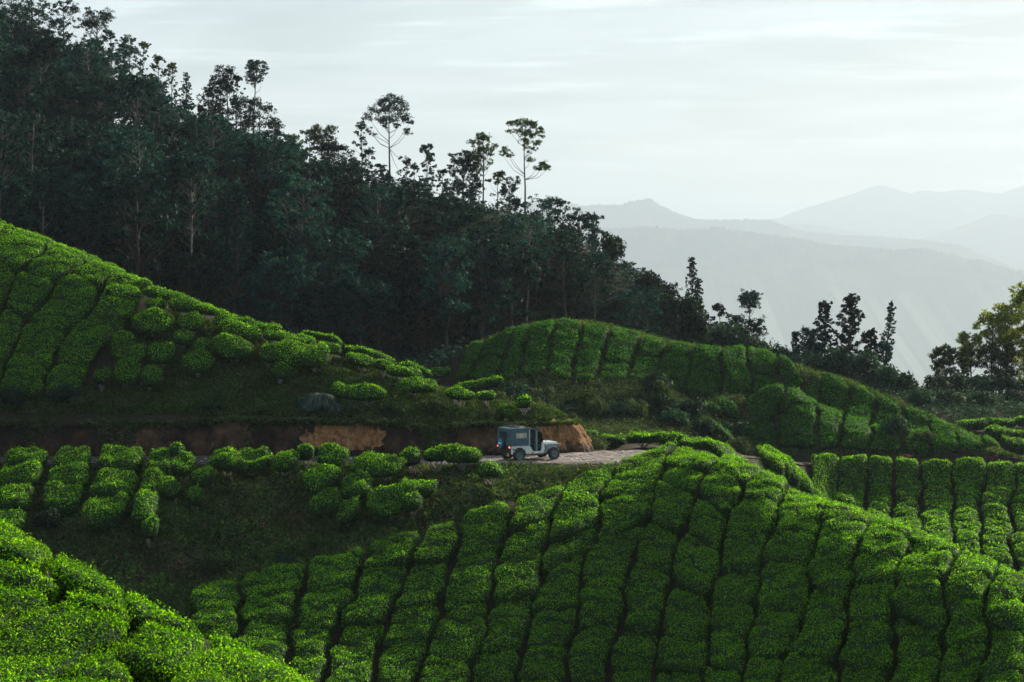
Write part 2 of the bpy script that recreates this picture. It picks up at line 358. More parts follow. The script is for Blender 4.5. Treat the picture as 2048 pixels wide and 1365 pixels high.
def sstep(t):
    t = np.clip(t, 0, 1); return t * t * (3 - 2 * t)
def vnoise(x, y, s, seed=0):
    """cheap smooth noise"""
    a = seed * 12.9898
    return (np.sin(x * s + 1.3 * np.sin(y * s * .7 + a) + a) + np.sin(y * s * 1.1 + 1.7 * np.sin(x * s * .6 + 2 * a) + 2.1 * a) + np.sin((x + y) * s * .83 + a * 3 + np.sin((x - y) * s * .5))) / 3.0

def road_frame(x, y):
    x = np.asarray(x, float).ravel(); y = np.asarray(y, float).ravel()
    best = np.zeros(len(x), int)
    near = (y > 88) & (y < 136)
    idx = np.where(near)[0]
    for i in range(0, len(idx), 20000):
        k = idx[i:i + 20000]
        d2 = (x[k][:, None] - ROAD[None, :, 0]) ** 2 + (y[k][:, None] - ROAD[None, :, 1]) ** 2
        best[k] = d2.argmin(1)
    dx = x - ROAD[best, 0]; dy = y - ROAD[best, 1]
    s = dx * ROAD_N[best, 0] + dy * ROAD_N[best, 1]
    far = ~near | (np.hypot(dx, dy) > 9)
    return s, ROAD[best, 2], ROAD[best, 3], far, best

def H(x, y):
    sh = np.shape(x); x = np.asarray(x, float).ravel(); y = np.asarray(y, float).ravel()
    z = nat(x, y)
    s, rz, hw, far, best = road_frame(x, y)
    bx = ROAD[best, 0]
    up_w = np.where(bx < 3.5, 0.75, np.where(bx < 19, 2.5, 0.7))       # steep cut on the left and far right, gentle at the bend
    off = np.where((bx < 3.5) | (bx > 19), 0.55, 0.0)
    f = np.where(s > 0, 1 - sstep((s - hw - off) / up_w), 1 - sstep((-s - hw) / 1.1))
    f = np.where(far, 0, f)
    z = z * (1 - f) + rz * f
    z = z + 0.05 * vnoise(x, y, 1.7, 3) * (1 - f)
    sc_ = sstep((96 - y) / 3) * sstep((y - 84.5) / 2) * sstep((4 - x) / 4)
    z = z + sc_ * (0.22 * vnoise(x, y * .6, 1.1, 6) + 0.12 * vnoise(x, y, 2.7, 9)) * (1 - f)
    return z.reshape(sh)

def cast(px, py, h=0.0, d0=22.0, d1=290.0, step=0.2):
    """first meeting of the sight line through a photograph pixel with the ground raised by h; None where it passes over"""
    D = np.arange(d0, d1, step); x = (px - 1024) / F * D; z = -(py - HZ) / F * D
    hit = np.where(z < H(x, D) + h)[0]
    if not len(hit): return None
    return np.array([x[hit[0]], D[hit[0]]])

def on_ground(px, D):
    x = (px - 1024) / F * D
    return np.array([x, D, float(H(np.array([x]), np.array([D]))[0])])

# ground mesh: a fan that is fine where the camera looks
_rows = np.concatenate([np.arange(-8, 24, 2.0), np.arange(24, 60, 0.8), np.arange(60, 94, 0.5), np.arange(94, 112, 0.3), np.arange(112, 152, 0.6), np.arange(152, 262, 1.4), np.arange(262, 330, 6.0)])
_rat = np.concatenate([np.linspace(-0.62, -0.33, 14)[:-1], np.linspace(-0.33, 0.33, 300), np.linspace(0.33, 0.62, 14)[1:]])
_base = np.maximum(_rows, 30.0)
TX = _rat[None, :] * _base[:, None]; TY = np.broadcast_to(_rows[:, None], TX.shape)
TZ = H(TX, TY)
# skirt: the hill falls away to the valley floor on every side
nr, nc = TX.shape
X3 = np.stack([TX, TY, TZ], -1)
ctr = np.array([0.0, 110.0])
bor = [X3]
def quads_grid(nr, nc):
    i, j = np.meshgrid(np.arange(nr - 1), np.arange(nc - 1), indexing='ij')
    return np.stack([i * nc + j, i * nc + j + 1, (i + 1) * nc + j + 1, (i + 1) * nc + j], -1).reshape(-1, 4)
verts = X3.reshape(-1, 3); quads = quads_grid(nr, nc)
ring = np.concatenate([np.arange(nc), nc - 1 + nc * np.arange(1, nr), (nr - 1) * nc + np.arange(nc - 2, -1, -1), nc * np.arange(nr - 2, 0, -1)])
rp = verts[ring]; prev = ring; tot = len(verts); allv = [verts]; allq = [quads]
for k, (dist, zz) in enumerate([(25, -0.22), (90, -0.5), (260, -0.75), (800, -1.0)]):
    d = rp[:, :2] - ctr; d /= np.linalg.norm(d, axis=1)[:, None]
    nz = rp[:, 2] * (1 + zz) + zz * 640.0
    nv = np.concatenate([rp[:, :2] + d * dist, nz[:, None]], 1)
    ids = tot + np.arange(len(nv)); allv.append(nv); tot += len(nv)
    allq.append(np.stack([prev, ids, np.roll(ids, -1), np.roll(prev, -1)], -1)); prev = ids
tm, n, l, b = nt_mat("hill_ground")
g = n.new("ShaderNodeNewGeometry")
n1 = n.new("ShaderNodeTexNoise"); n1.inputs["Scale"].default_value = 0.35; n1.inputs["Detail"].default_value = 9; n1.inputs["Roughness"].default_value = 0.68
n2 = n.new("ShaderNodeTexNoise"); n2.inputs["Scale"].default_value = 4.0; n2.inputs["Detail"].default_value = 8; n2.inputs["Roughness"].default_value = 0.7
l.new(g.outputs["Position"], n1.inputs["Vector"]); l.new(g.outputs["Position"], n2.inputs["Vector"])
r1 = n.new("ShaderNodeValToRGB"); e = r1.color_ramp.elements
e[0].position = 0.36; e[0].color = (0.034, 0.025, 0.017, 1); e[1].position = 0.66; e[1].color = (0.020, 0.028, 0.011, 1)
x = e.new(0.5); x.color = (0.018, 0.019, 0.010, 1)
l.new(n1.outputs["Fac"], r1.inputs[0])
mv = n.new("ShaderNodeMapRange"); mv.inputs[1].default_value = 0.25; mv.inputs[2].default_value = 0.75; mv.inputs[3].default_value = 0.45; mv.inputs[4].default_value = 1.6
l.new(n2.outputs["Fac"], mv.inputs[0])
sc = n.new("ShaderNodeVectorMath"); sc.operation = 'SCALE'; l.new(r1.outputs[0], sc.inputs[0]); l.new(mv.outputs[0], sc.inputs["Scale"])
l.new(sc.outputs[0], b.inputs["Base Color"]); b.inputs["Roughness"].default_value = 0.95; b.inputs["Specular IOR Level"].default_value = 0.1
bp = n.new("ShaderNodeBump"); bp.inputs["Strength"].default_value = 0.7; bp.inputs["Distance"].default_value = 0.15
l.new(n2.outputs["Fac"], bp.inputs["Height"]); l.new(bp.outputs[0], b.inputs["Normal"])
M["ground"] = tm
terrain = ob("terrain", np_mesh("terrain", np.concatenate(allv), np.concatenate(allq), None, [tm], smooth=True))
prop(terrain, "steep green and brown plantation hills cut by paths", None, None, "structure")

# valley floor far below, out to the horizon
VF = -660.0
gm, n, l, b = nt_mat("valley_ground")
b.inputs["Base Color"].default_value = (0.07, 0.09, 0.05, 1); b.inputs["Roughness"].default_value = 1.0
bm = bmesh.new(); bmesh.ops.create_circle(bm, cap_ends=True, segments=48, radius=60000.0)
me = bpy.data.meshes.new("ground"); bm.to_mesh(me); bm.free(); me.materials.append(gm)
vo = ob("ground", me, None, (0, 20000, VF)); prop(vo, "valley floor lost in haze", None, None, "structure")

# far ridges
def ridge(name, pts, D, depth, mats, seed, rough=1.0, label=""):
    pts = np.array(pts, float); rng = np.random.default_rng(seed)
    px = np.arange(pts[0, 0], pts[-1, 0] + 1, 2.5)
    py = np.interp(px, pts[:, 0], pts[:, 1])
    k = np.exp(-np.linspace(-2, 2, 9) ** 2); k /= k.sum()
    pad = np.pad(py, 4, mode='edge'); py = np.convolve(pad, k, mode='valid')
    X = (px - 1024) / F * D; Zt = -(py - HZ) / F * D
    rel = np.zeros_like(px)
    for o in range(5): rel += np.sin(px * (0.02 * 2.1 ** o) + rng.uniform(0, 6.3)) * (0.5 ** o)
    ts = np.array([-1.0, -0.75, -0.5, -0.3, -0.18, -0.09, -0.03, 0.0, 0.05, 0.3, 0.7, 1.0])
    V = []
    for t in ts:
        if t <= 0: z = VF + (Zt - VF) * (1 - abs(t) ** 0.72)
        else: z = VF + (Zt - VF) * (1 - t)
        spur = rel * depth * 0.035 * min(1, abs(t) * 3) + 0
        zz = z + (rng.normal(size=len(px)) * D * 0.00032 * rough * (1 - abs(t) / .15) if abs(t) < 0.15 else 0)
        V.append(np.stack([X, D + t * depth + spur, zz + 0 * X], -1))
    V = np.array(V)
    o = ob(name, np_mesh(name, V.reshape(-1, 3), quads_grid(len(ts), len(px)), None, mats, smooth=True))
    prop(o, label, None, None, "structure"); return o
mm, n, l, b = nt_mat("far_ridge")
g = n.new("ShaderNodeNewGeometry"); n1 = n.new("ShaderNodeTexNoise"); n1.inputs["Scale"].default_value = 0.004; n1.inputs["Detail"].default_value = 8; n1.inputs["Roughness"].default_value = 0.6
l.new(g.outputs["Position"], n1.inputs["Vector"])
r1 = n.new("ShaderNodeValToRGB"); e = r1.color_ramp.elements
e[0].position = 0.42; e[0].color = (0.03, 0.045, 0.03, 1); e[1].position = 0.68; e[1].color = (0.13, 0.14, 0.09, 1)
l.new(n1.outputs["Fac"], r1.inputs[0])
sx = n.new("ShaderNodeSeparateXYZ"); l.new(g.outputs["Position"], sx.inputs[0])
mz = n.new("ShaderNodeMapRange"); mz.inputs[1].default_value = 150; mz.inputs[2].default_value = -350; l.new(sx.outputs[2], mz.inputs[0])
ml = n.new("ShaderNodeMix"); ml.data_type = 'RGBA'; l.new(mz.outputs[0], ml.inputs[0]); l.new(r1.outputs[0], ml.inputs[6]); ml.inputs[7].default_value = (0.20, 0.22, 0.16, 1)   # forest above; paler below, valley mist put into the slope colour
l.new(ml.outputs[2], b.inputs["Base Color"]); b.inputs["Roughness"].default_value = 1.0; b.inputs["Specular IOR Level"].default_value = 0.0
KD = 1.0
ridge("mountain", [(300, 520), (600, 490), (900, 470), (1100, 452), (1200, 455), (1260, 456), (1290, 452), (1330, 455), (1365, 459), (1400, 456), (1430, 454), (1470, 460), (1530, 468), (1600, 478), (1660, 489), (1700, 493), (1750, 495), (1790, 500), (1830, 496), (1860, 498), (1890, 506), (1910, 507), (1930, 518), (1950, 518), (1980, 525), (2010, 535), (2048, 543), (2200, 580), (2500, 640)], 11500, 2600, [mm], 1, 1.5, "nearest long wooded ridge fading into valley haze")
ridge("mountain", [(700, 460), (1000, 420), (1100, 400), (1130, 403), (1165, 412), (1200, 409), (1240, 410), (1265, 402), (1300, 397), (1320, 410), (1350, 425), (1390, 438), (1450, 440), (1500, 439), (1540, 441), (1570, 451), (1610, 464), (1680, 470), (1750, 473), (1850, 480), (1920, 490), (1960, 508), (2010, 528), (2048, 540), (2200, 580)], 14500, 2600, [mm], 2, 1.0, "hazy ridge with one pointed summit behind the nearest ridge")
ridge("mountain", [(1450, 520), (1540, 460), (1590, 448), (1640, 450), (1700, 462), (1820, 486), (1880, 465), (1930, 450), (1985, 428), (2010, 430), (2048, 438), (2200, 470), (2500, 500)], 18000, 2600, [mm], 3, 0.6, "pale hazy hill at the right below the highest mountain")
ridge("mountain", [(1100, 560), (1350, 500), (1480, 455), (1530, 440), (1560, 436), (1600, 420), (1650, 405), (1700, 390), (1740, 375), (1765, 371), (1790, 378), (1820, 387), (1850, 381), (1880, 385), (1920, 379), (1960, 383), (2000, 388), (2020, 380), (2048, 372), (2150, 360), (2400, 400), (2700, 480)], 21500, 3000, [mm], 4, 0.7, "highest and palest mountain range on the horizon")

# haze: one closed box round everything
hm = bpy.data.materials.new("haze_air"); hm.use_nodes = True
n, l = hm.node_tree.nodes, hm.node_tree.links
n.remove(n["Principled BSDF"])
pv = n.new("ShaderNodeVolumePrincipled")
pv.inputs["Color"].default_value = (0.468, 0.556, 0.665, 1); pv.inputs["Density"].default_value = 0.000112; pv.inputs["Anisotropy"].default_value = 0.2
l.new(pv.outputs[0], n["Material Output"].inputs["Volume"])
bm = bmesh.new(); bmesh.ops.create_cube(bm, size=1.0)
me = bpy.data.meshes.new("haze"); bm.to_mesh(me); bm.free(); me.materials.append(hm)
ZT = 1450.0
hz = ob("haze", me, None, (0, 10000, (ZT + VF - 2) / 2)); hz.scale = (124000, 144000, ZT - (VF - 2))
prop(hz, "pale air between the hills and far ridges", None, None, "stuff")
# ------------------------------------------------------------------ dirt road, loose stones and the earth banks beside it
def stone_mat(name, a, b_, c, scale, zs=1.0):
    m, n, l, b = nt_mat(name)
    g = n.new("ShaderNodeNewGeometry")
    v = n.new("ShaderNodeTexNoise"); v.inputs["Scale"].default_value = scale; v.inputs["Detail"].default_value = 9; v.inputs["Roughness"].default_value = 0.75
    mp = n.new("ShaderNodeMapping"); mp.inputs["Scale"].default_value = (1, 1, zs)
    l.new(g.outputs["Position"], mp.inputs["Vector"]); l.new(mp.outputs[0], v.inputs["Vector"])
    r = n.new("ShaderNodeValToRGB"); e = r.color_ramp.elements
    e[0].position = 0.33; e[0].color = (*a, 1); e[1].position = 0.7; e[1].color = (*c, 1); x = e.new(0.5); x.color = (*b_, 1)
    l.new(v.outputs["Fac"], r.inputs[0]); l.new(r.outputs[0], b.inputs["Base Color"])
    b.inputs["Roughness"].default_value = 0.95; b.inputs["Specular IOR Level"].default_value = 0.15
    bp = n.new("ShaderNodeBump"); bp.inputs["Strength"].default_value = 0.9; bp.inputs["Distance"].default_value = 0.12
    l.new(v.outputs["Fac"], bp.inputs["Height"]); l.new(bp.outputs[0], b.inputs["Normal"])
    return m
M["road"] = stone_mat("dirt_road", (0.09, 0.072, 0.062), (0.21, 0.18, 0.165), (0.34, 0.31, 0.30), 1.6)
M["rock"] = stone_mat("road_stone", (0.14, 0.13, 0.125), (0.32, 0.30, 0.29), (0.5, 0.47, 0.45), 3.0)
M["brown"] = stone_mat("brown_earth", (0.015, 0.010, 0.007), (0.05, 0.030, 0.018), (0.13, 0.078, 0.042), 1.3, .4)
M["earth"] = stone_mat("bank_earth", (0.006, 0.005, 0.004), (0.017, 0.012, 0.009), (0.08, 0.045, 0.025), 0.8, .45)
M["dull"] = stone_mat("grey_track", (0.03, 0.024, 0.021), (0.06, 0.05, 0.045), (0.12, 0.105, 0.10), 1.6)
M["track"] = stone_mat("brown_track", (0.015, 0.011, 0.008), (0.032, 0.023, 0.017), (0.07, 0.052, 0.042), 1.2)
M["clay"] = stone_mat("orange_clay", (0.028, 0.016, 0.009), (0.20, 0.10, 0.043), (0.42, 0.24, 0.115), 3.4, .16)

nc = 15
lat = np.linspace(-1, 1, nc)
W = ROAD[:, 3]
RX = ROAD[:, 0][:, None] + ROAD_N[:, 0][:, None] * lat * (W + .15)[:, None]
RY = ROAD[:, 1][:, None] + ROAD_N[:, 1][:, None] * lat * (W + .15)[:, None]
rut = -0.06 * (np.exp(-((lat - .42) / .16) ** 2) + np.exp(-((lat + .42) / .16) ** 2)) + 0.03
RZ = ROAD[:, 2][:, None] + 0.09 + rut[None] + 0.05 * vnoise(RX, RY, 2.3, 5) + 0.03 * vnoise(RX, RY, 6.1, 8) - 0.12 * (np.abs(lat)[None] > .95)
road_me = np_mesh("road", np.stack([RX, RY, RZ], -1).reshape(-1, 3), quads_grid(len(ROAD), nc), None, [M["road"], M["track"], M["dull"]], np.repeat(np.where(ROAD[:-1, 0] > 9.8, 1, np.where(ROAD[:-1, 0] < -5, 2, 0)), nc - 1), smooth=True)
prop(ob("road", road_me), "pale rutted stony dirt track round the hill", None, None, "structure")
def road_z(x, y):
    k = ((ROAD[:, 0] - x) ** 2 + (ROAD[:, 1] - y) ** 2).argmin()
    return ROAD[k, 2] + 0.10

# loose stones on the road: far too many to count
def stones(n, pick, smin, smax, seed):
    rng = np.random.default_rng(seed); g = Geo()
    base = np.array([(-1, -1, 0), (1, -1, 0), (1, 1, 0), (-1, 1, 0), (-.7, -.7, 1), (.7, -.7, 1), (.7, .7, 1), (-.7, .7, 1)], float)
    fq = [(4, 5, 6, 7), (0, 1, 5, 4), (1, 2, 6, 5), (2, 3, 7, 6), (3, 0, 4, 7)]
    for _ in range(n):
        p = pick(rng); s = rng.uniform(smin, smax); a = rng.uniform(0, 6.3)
        v = base * (1 + rng.normal(size=(8, 3)) * .18) * s * np.array([rng.uniform(.7, 1.5), 1, rng.uniform(.35, .8)])
        c_, s_ = cos(a), sin(a)
        v = np.stack([v[:, 0] * c_ - v[:, 1] * s_, v[:, 0] * s_ + v[:, 1] * c_, v[:, 2]], -1)
        g.add(v + p, fq)
    return g
def pick_road(rng):
    x = rng.uniform(2.5, 10.5) if rng.random() < .8 else rng.uniform(-26, 3)
    k = np.abs(ROAD[:, 0] - x).argmin(); t = rng.uniform(-1, 1) * ROAD[k, 3]
    return np.array([ROAD[k, 0] + ROAD_N[k, 0] * t, ROAD[k, 1] + ROAD_N[k, 1] * t, ROAD[k, 2] + .05])
prop(stones(1500, pick_road, .025, .095, 3).build("road_stones", [M["rock"]]), "loose pale stones strewn over the dirt road", None, None, "stuff")

# cut banks: a real ragged face with gullies, from the road edge up to the ground above
def bank(name, x0, x1, label, clay_fn, seed, uphill=1, wrap=False):
    ks = np.where((ROAD[:, 0] >= x0) & (ROAD[:, 0] <= x1))[0]
    st = np.linspace(ks[0], ks[-1], int((ks[-1] - ks[0]) * 4.5)); 
    ip = lambda a: np.interp(st, np.arange(len(ROAD)), a)
    cx, cy, cz, cw = ip(ROAD[:, 0]), ip(ROAD[:, 1]), ip(ROAD[:, 2]), ip(ROAD[:, 3])
    nx, ny = ip(ROAD_N[:, 0]), ip(ROAD_N[:, 1])
    tt = np.linspace(0, 1, 22)
    tx, ty = cx + nx * (cw + 1.45), cy + ny * (cw + 1.45)
    topz = H(tx, ty) + 0.05 + 0.16 * vnoise(tx, ty * 0, 1.3, seed + 7) + 0.08 * vnoise(tx, ty * 0, 4.1, seed + 9)
    V = []; hh = np.maximum(topz - cz, .25)
    for t in tt:
        o = cw + 0.12 + 1.2 * t ** 1.7
        x = cx + nx * o; y = cy + ny * o; z = cz - 0.06 + t * hh
        d = 0.30 * vnoise(x * 1.0, z * .45 + y * .2, 1.9, seed) + 0.17 * vnoise(x, z * .45, 5.5, seed + 1) + 0.09 * vnoise(x, z * .7, 13, seed + 2)
        d = d * np.minimum(1, hh / 1.4) * (0.35 + 0.65 * sin(pi * min(1, t * .93 + .06)))
        if t > .9: d = d + 0.12
        V.append(np.stack([x - nx * d, y - ny * d, z], -1))
    V = np.array(V)
    q = quads_grid(len(tt), len(st))
    cen = V.reshape(-1, 3)[q].mean(1)
    mi = clay_fn(cen).astype(int)
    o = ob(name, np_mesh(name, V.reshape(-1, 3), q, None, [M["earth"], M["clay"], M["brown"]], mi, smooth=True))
    prop(o, label, None, None, "structure")
    return V
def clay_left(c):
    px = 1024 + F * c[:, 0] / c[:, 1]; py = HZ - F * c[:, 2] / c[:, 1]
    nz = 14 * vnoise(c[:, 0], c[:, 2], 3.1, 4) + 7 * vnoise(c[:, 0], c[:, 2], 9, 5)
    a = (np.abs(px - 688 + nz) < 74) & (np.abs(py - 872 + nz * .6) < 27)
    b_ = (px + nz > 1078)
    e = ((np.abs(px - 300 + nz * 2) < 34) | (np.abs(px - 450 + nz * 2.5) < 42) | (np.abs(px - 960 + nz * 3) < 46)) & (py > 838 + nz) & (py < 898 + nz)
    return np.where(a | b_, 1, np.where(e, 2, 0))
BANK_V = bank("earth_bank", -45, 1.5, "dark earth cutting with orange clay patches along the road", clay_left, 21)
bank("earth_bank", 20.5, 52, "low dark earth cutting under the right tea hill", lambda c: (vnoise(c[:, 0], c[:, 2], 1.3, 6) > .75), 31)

# nose of the left hill: the clay end face that turns round the corner beyond the vehicle
def nose():
    a = BANK_V[:, -1]                                   # last column of the long bank
    top = a[-1]
    n_c = 120; tt = np.linspace(0, 1, 22); V = []
    path_b = np.array([(a[0][0], a[0][1]), (2.9, 102.9), (4.25, 103.6), (5.0, 105.2), (4.8, 107.4), (3.4, 109.8), (1.0, 111.8)])
    path_t = np.array([(top[0], top[1]), (2.4, 103.7), (3.5, 104.3), (3.95, 105.5), (3.6, 107.2), (2.2, 109.0), (0.4, 110.8)])
    def rs(p):
        d = np.concatenate([[0], np.cumsum(np.linalg.norm(np.diff(p, axis=0), axis=1))]); t = np.linspace(0, d[-1], n_c)
        return np.stack([np.interp(t, d, p[:, 0]), np.interp(t, d, p[:, 1])], -1)
    B, T = rs(path_b), rs(path_t)
    bz = H(B[:, 0], B[:, 1]) - .08
    tz = np.interp(np.arange(n_c) / 3.0, [0, 10, 19, 27, 39], [top[2], -8.5, -8.58, -9.1, -10.1])
    out = B - T; out /= np.linalg.norm(out, axis=1)[:, None] + 1e-6
    for t in tt:
        P = B * (1 - t ** 1.5) + T * t ** 1.5; z = bz * (1 - t) + tz * t
        s = np.arange(n_c) / 12.0
        d = (0.22 * vnoise(s, z * .3, 2.6, 41) + 0.20 * vnoise(s, z * .22, 5.5, 42) + .13 * vnoise(s, z * .35, 12, 43) + .06 * vnoise(s, z * .8, 24, 44)) * (0.12 + .8 * sin(pi * min(1, t * .9 + .05)))
        d = d * np.minimum(1, np.arange(n_c) / 12)
        V.append(np.stack([P[:, 0] + out[:, 0] * d, P[:, 1] + out[:, 1] * d, z], -1))
    # the grass cap
    capP = T - out * .9; V.append(np.stack([capP[:, 0], capP[:, 1], np.maximum(tz - .05, H(capP[:, 0], capP[:, 1]) - .1)], -1))
    V = np.array(V); q = quads_grid(len(V), n_c)
    cen = V.reshape(-1, 3)[q].mean(1)
    rj = np.random.default_rng(5).normal(size=len(cen)) * .10
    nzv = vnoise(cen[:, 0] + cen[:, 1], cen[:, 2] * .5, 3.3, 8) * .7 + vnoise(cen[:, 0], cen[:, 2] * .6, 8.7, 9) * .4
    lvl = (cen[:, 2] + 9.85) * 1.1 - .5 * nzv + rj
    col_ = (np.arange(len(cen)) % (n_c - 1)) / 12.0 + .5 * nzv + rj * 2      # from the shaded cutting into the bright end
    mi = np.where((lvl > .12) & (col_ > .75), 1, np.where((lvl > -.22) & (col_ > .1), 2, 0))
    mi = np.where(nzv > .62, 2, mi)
    o = ob("earth_bank", np_mesh("earth_bank", V.reshape(-1, 3), q, None, [M["earth"], M["clay"], M["brown"]], mi, smooth=True))
    prop(o, "bright orange clay end of the cutting in front of the off-road car", None, None, "structure")
    return V
NOSE_V = nose()
# ------------------------------------------------------------------ tea bushes: every clipped bush is a thing (crown + trunk)
ORD = ["zeroth", "first", "second", "third", "fourth", "fifth", "sixth", "seventh", "eighth", "ninth", "tenth", "eleventh", "twelfth", "thirteenth", "fourteenth", "fifteenth",
       "sixteenth", "seventeenth", "eighteenth", "nineteenth", "twentieth", "twenty-first", "twenty-second", "twenty-third", "twenty-fourth", "twenty-fifth", "twenty-sixth", "twenty-seventh", "twenty-eighth", "twenty-ninth", "thirtieth"]
LEAVES = [0]
NB = [0]
def poly_dist(P, poly):
    a = poly; b = np.roll(poly, -1, axis=0); e = b - a; L2 = (e ** 2).sum(1) + 1e-9
    w = P[:, None] - a[None]
    t = np.clip((w * e[None]).sum(-1) / L2[None], 0, 1)
    d = np.sqrt(((w - t[..., None] * e[None]) ** 2).sum(-1)).min(1)
    x, y = P[:, 0][:, None], P[:, 1][:, None]
    c = ((a[None, :, 1] > y) != (b[None, :, 1] > y)) & (x < (e[None, :, 0]) * (y - a[None, :, 1]) / (e[None, :, 1] + 1e-12) + a[None, :, 0])
    return d, (c.sum(1) % 2) == 1

def tea_bush(poly, h, dens, lsize, mat, label, group, skirt=0.30, name="tea_bush", cat="tea bush", flat=0.6, r=0.42, bumpy=0.07, stems=5, core="core", stem_w=0.035, tilt=0.92, edge=0.70, crease=0.0, cper=1.35):
    NB[0] += 1
    rng = np.random.default_rng(NB[0] * 31 + 5)
    poly = np.asarray(poly, float)
    # resample the outline and roughen it
    d = np.concatenate([[0], np.cumsum(np.linalg.norm(np.diff(np.concatenate([poly, poly[:1]]), axis=0), axis=1))])
    per = d[-1]; npt = int(np.clip(per / .28, 20, 70))
    t = np.linspace(0, per, npt, endpoint=False); pc = np.concatenate([poly, poly[:1]])
    poly = np.stack([np.interp(t, d, pc[:, 0]), np.interp(t, d, pc[:, 1])], -1)
    c = poly.mean(0)
    dv = poly - c; th = t / per * 2 * pi
    wob = sum(rng.normal() * .035 / k ** .5 * np.cos(k * th + rng.uniform(0, 6.3)) for k in range(3, 11))
    poly = c + dv * (1 + wob)[:, None]
    area = 0.5 * abs((poly[:, 0] * np.roll(poly[:, 1], -1) - poly[:, 1] * np.roll(poly[:, 0], -1)).sum())
    z0 = float(H(c[:1], c[1:])[0]) if False else float(H(np.array([c[0]]), np.array([c[1]]))[0])
    e = 0.7
    gx = float((H(np.array([c[0] + e]), np.array([c[1]])) - H(np.array([c[0] - e]), np.array([c[1]])))[0] / (2 * e))
    gy = float((H(np.array([c[0]]), np.array([c[1] + e])) - H(np.array([c[0]]), np.array([c[1] - e])))[0] / (2 * e))
    ph = rng.uniform(0, 6.3, 8); fr = rng.uniform(1.6, 3.4, 4)
    def ref(P):
        q = z0 + tilt * (gx * (P[:, 0] - c[0]) + gy * (P[:, 1] - c[1]))
        return flat * q + (1 - flat) * H(P[:, 0], P[:, 1])
    def bump(P):
        x, y = P[:, 0], P[:, 1]
        cr = 0
        if crease:
            gl = math.hypot(gx, gy) + 1e-6; s_ = ((x - c[0]) * gx + (y - c[1]) * gy) / gl; u_ = ((x - c[0]) * -gy + (y - c[1]) * gx) / gl
            v_ = (s_ + .22 * np.sin(2.3 * u_ + ph[6]) + .1 * np.sin(5.1 * u_ + ph[7])) / cper + ph[5] / 6.3; k_ = np.floor(v_); v_ = v_ - k_
            m_ = np.minimum(v_, 1 - v_) * cper
            cr = -crease * h * np.exp(-(m_ / .11) ** 2) * (.55 + .45 * np.sin(1.9 * u_ + k_ * 2.4 + ph[4])) + .35 * crease * h * (0.5 - v_)
        return cr + bumpy * h * (np.sin(fr[0] * x + ph[0] + np.sin(y * fr[1] + ph[1])) + np.sin(fr[2] * y + ph[2] + np.sin(x * fr[3] + ph[3])) + 0.6 * np.sin(6.1 * x + ph[4]) * np.sin(5.3 * y + ph[5]))
    rr = min(r, 0.8 * math.sqrt(area / pi))
    def top(P, dd):
        k = np.minimum(dd / rr, 1)
        return ref(P) + h * (edge + (1 - edge) * np.sqrt(np.maximum(0, 1 - (1 - k) ** 2))) + bump(P)
    lo, hi = poly.min(0), poly.max(0)
    slope = math.sqrt(1 + gx * gx + gy * gy)
    n = int(area * slope * dens)
    box = np.prod(hi - lo)
    P = lo + rng.random((int(n * box / max(area, .05) * 1.05) + 8, 2)) * (hi - lo)
    dd, ins = poly_dist(P, poly); P = P[ins][:n]; dd = dd[ins][:n]
    ee = 0.12
    zt = top(P, dd)
    px_, py_ = P + np.array([ee, 0]), P + np.array([0, ee])
    dx, ix = poly_dist(px_, poly); dy, iy = poly_dist(py_, poly)
    nx = -(top(px_, dx * ix) - zt) / ee; ny = -(top(py_, dy * iy) - zt) / ee
    N = np.stack([nx, ny, np.ones(len(P))], -1); N /= np.linalg.norm(N, axis=1)[:, None]
    zj = zt + rng.normal(size=len(P)) * .025 - rng.random(len(P)) ** 3 * .12
    sprig = rng.random(len(P)) < .09
    zj = zj + sprig * rng.uniform(.02, .09, len(P))
    N[sprig] = N[sprig] * .2 + rng.normal(size=(sprig.sum(), 3)) * .6
    P3d = np.stack([P[:, 0], P[:, 1], zj], -1)
    # flanks
    m = int(per * (edge - skirt) * h * dens * 1.15)
    k = rng.random(m) * npt; i = k.astype(int) % npt; f = (k - k.astype(int))[:, None]
    S = poly[i] * (1 - f) + np.roll(poly, -1, axis=0)[i] * f
    outw = S - c; tang = np.roll(poly, -1, axis=0)[i] - poly[i]
    outw = np.stack([tang[:, 1], -tang[:, 0]], -1); sgn = np.sign((outw * (S - c)).sum(1))[:, None]; outw = outw * sgn / (np.linalg.norm(outw, axis=1)[:, None] + 1e-9)
    vv = rng.random(m)
    S = S + outw * (rng.normal(size=(m, 1)) * .04 - (1 - vv[:, None]) ** 1.5 * .16)
    zs = ref(S) + h * (skirt + (edge - skirt + .04) * vv) + bump(S) * vv
    S3 = np.stack([S[:, 0], S[:, 1], zs], -1); NS = np.concatenate([outw, 0.25 * np.ones((m, 1))], 1)
    A = np.concatenate([P3d, S3]); NN = np.concatenate([N, NS])
    V, Q = leaf_tris(A, NN, lsize * rng.uniform(.65, 1.35, len(A)), lsize * .5 * rng.uniform(.7, 1.3, len(A)), rng, .62)
    LEAVES[0] += len(A)
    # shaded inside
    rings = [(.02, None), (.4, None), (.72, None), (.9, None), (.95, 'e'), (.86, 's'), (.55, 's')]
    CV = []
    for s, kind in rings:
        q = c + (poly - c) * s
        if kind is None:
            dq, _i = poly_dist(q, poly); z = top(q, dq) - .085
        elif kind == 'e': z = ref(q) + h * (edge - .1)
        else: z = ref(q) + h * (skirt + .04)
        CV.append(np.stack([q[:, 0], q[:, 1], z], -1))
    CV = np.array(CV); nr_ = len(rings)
    ii, jj = np.meshgrid(np.arange(nr_ - 1), np.arange(npt), indexing='ij'); j2 = (jj + 1) % npt
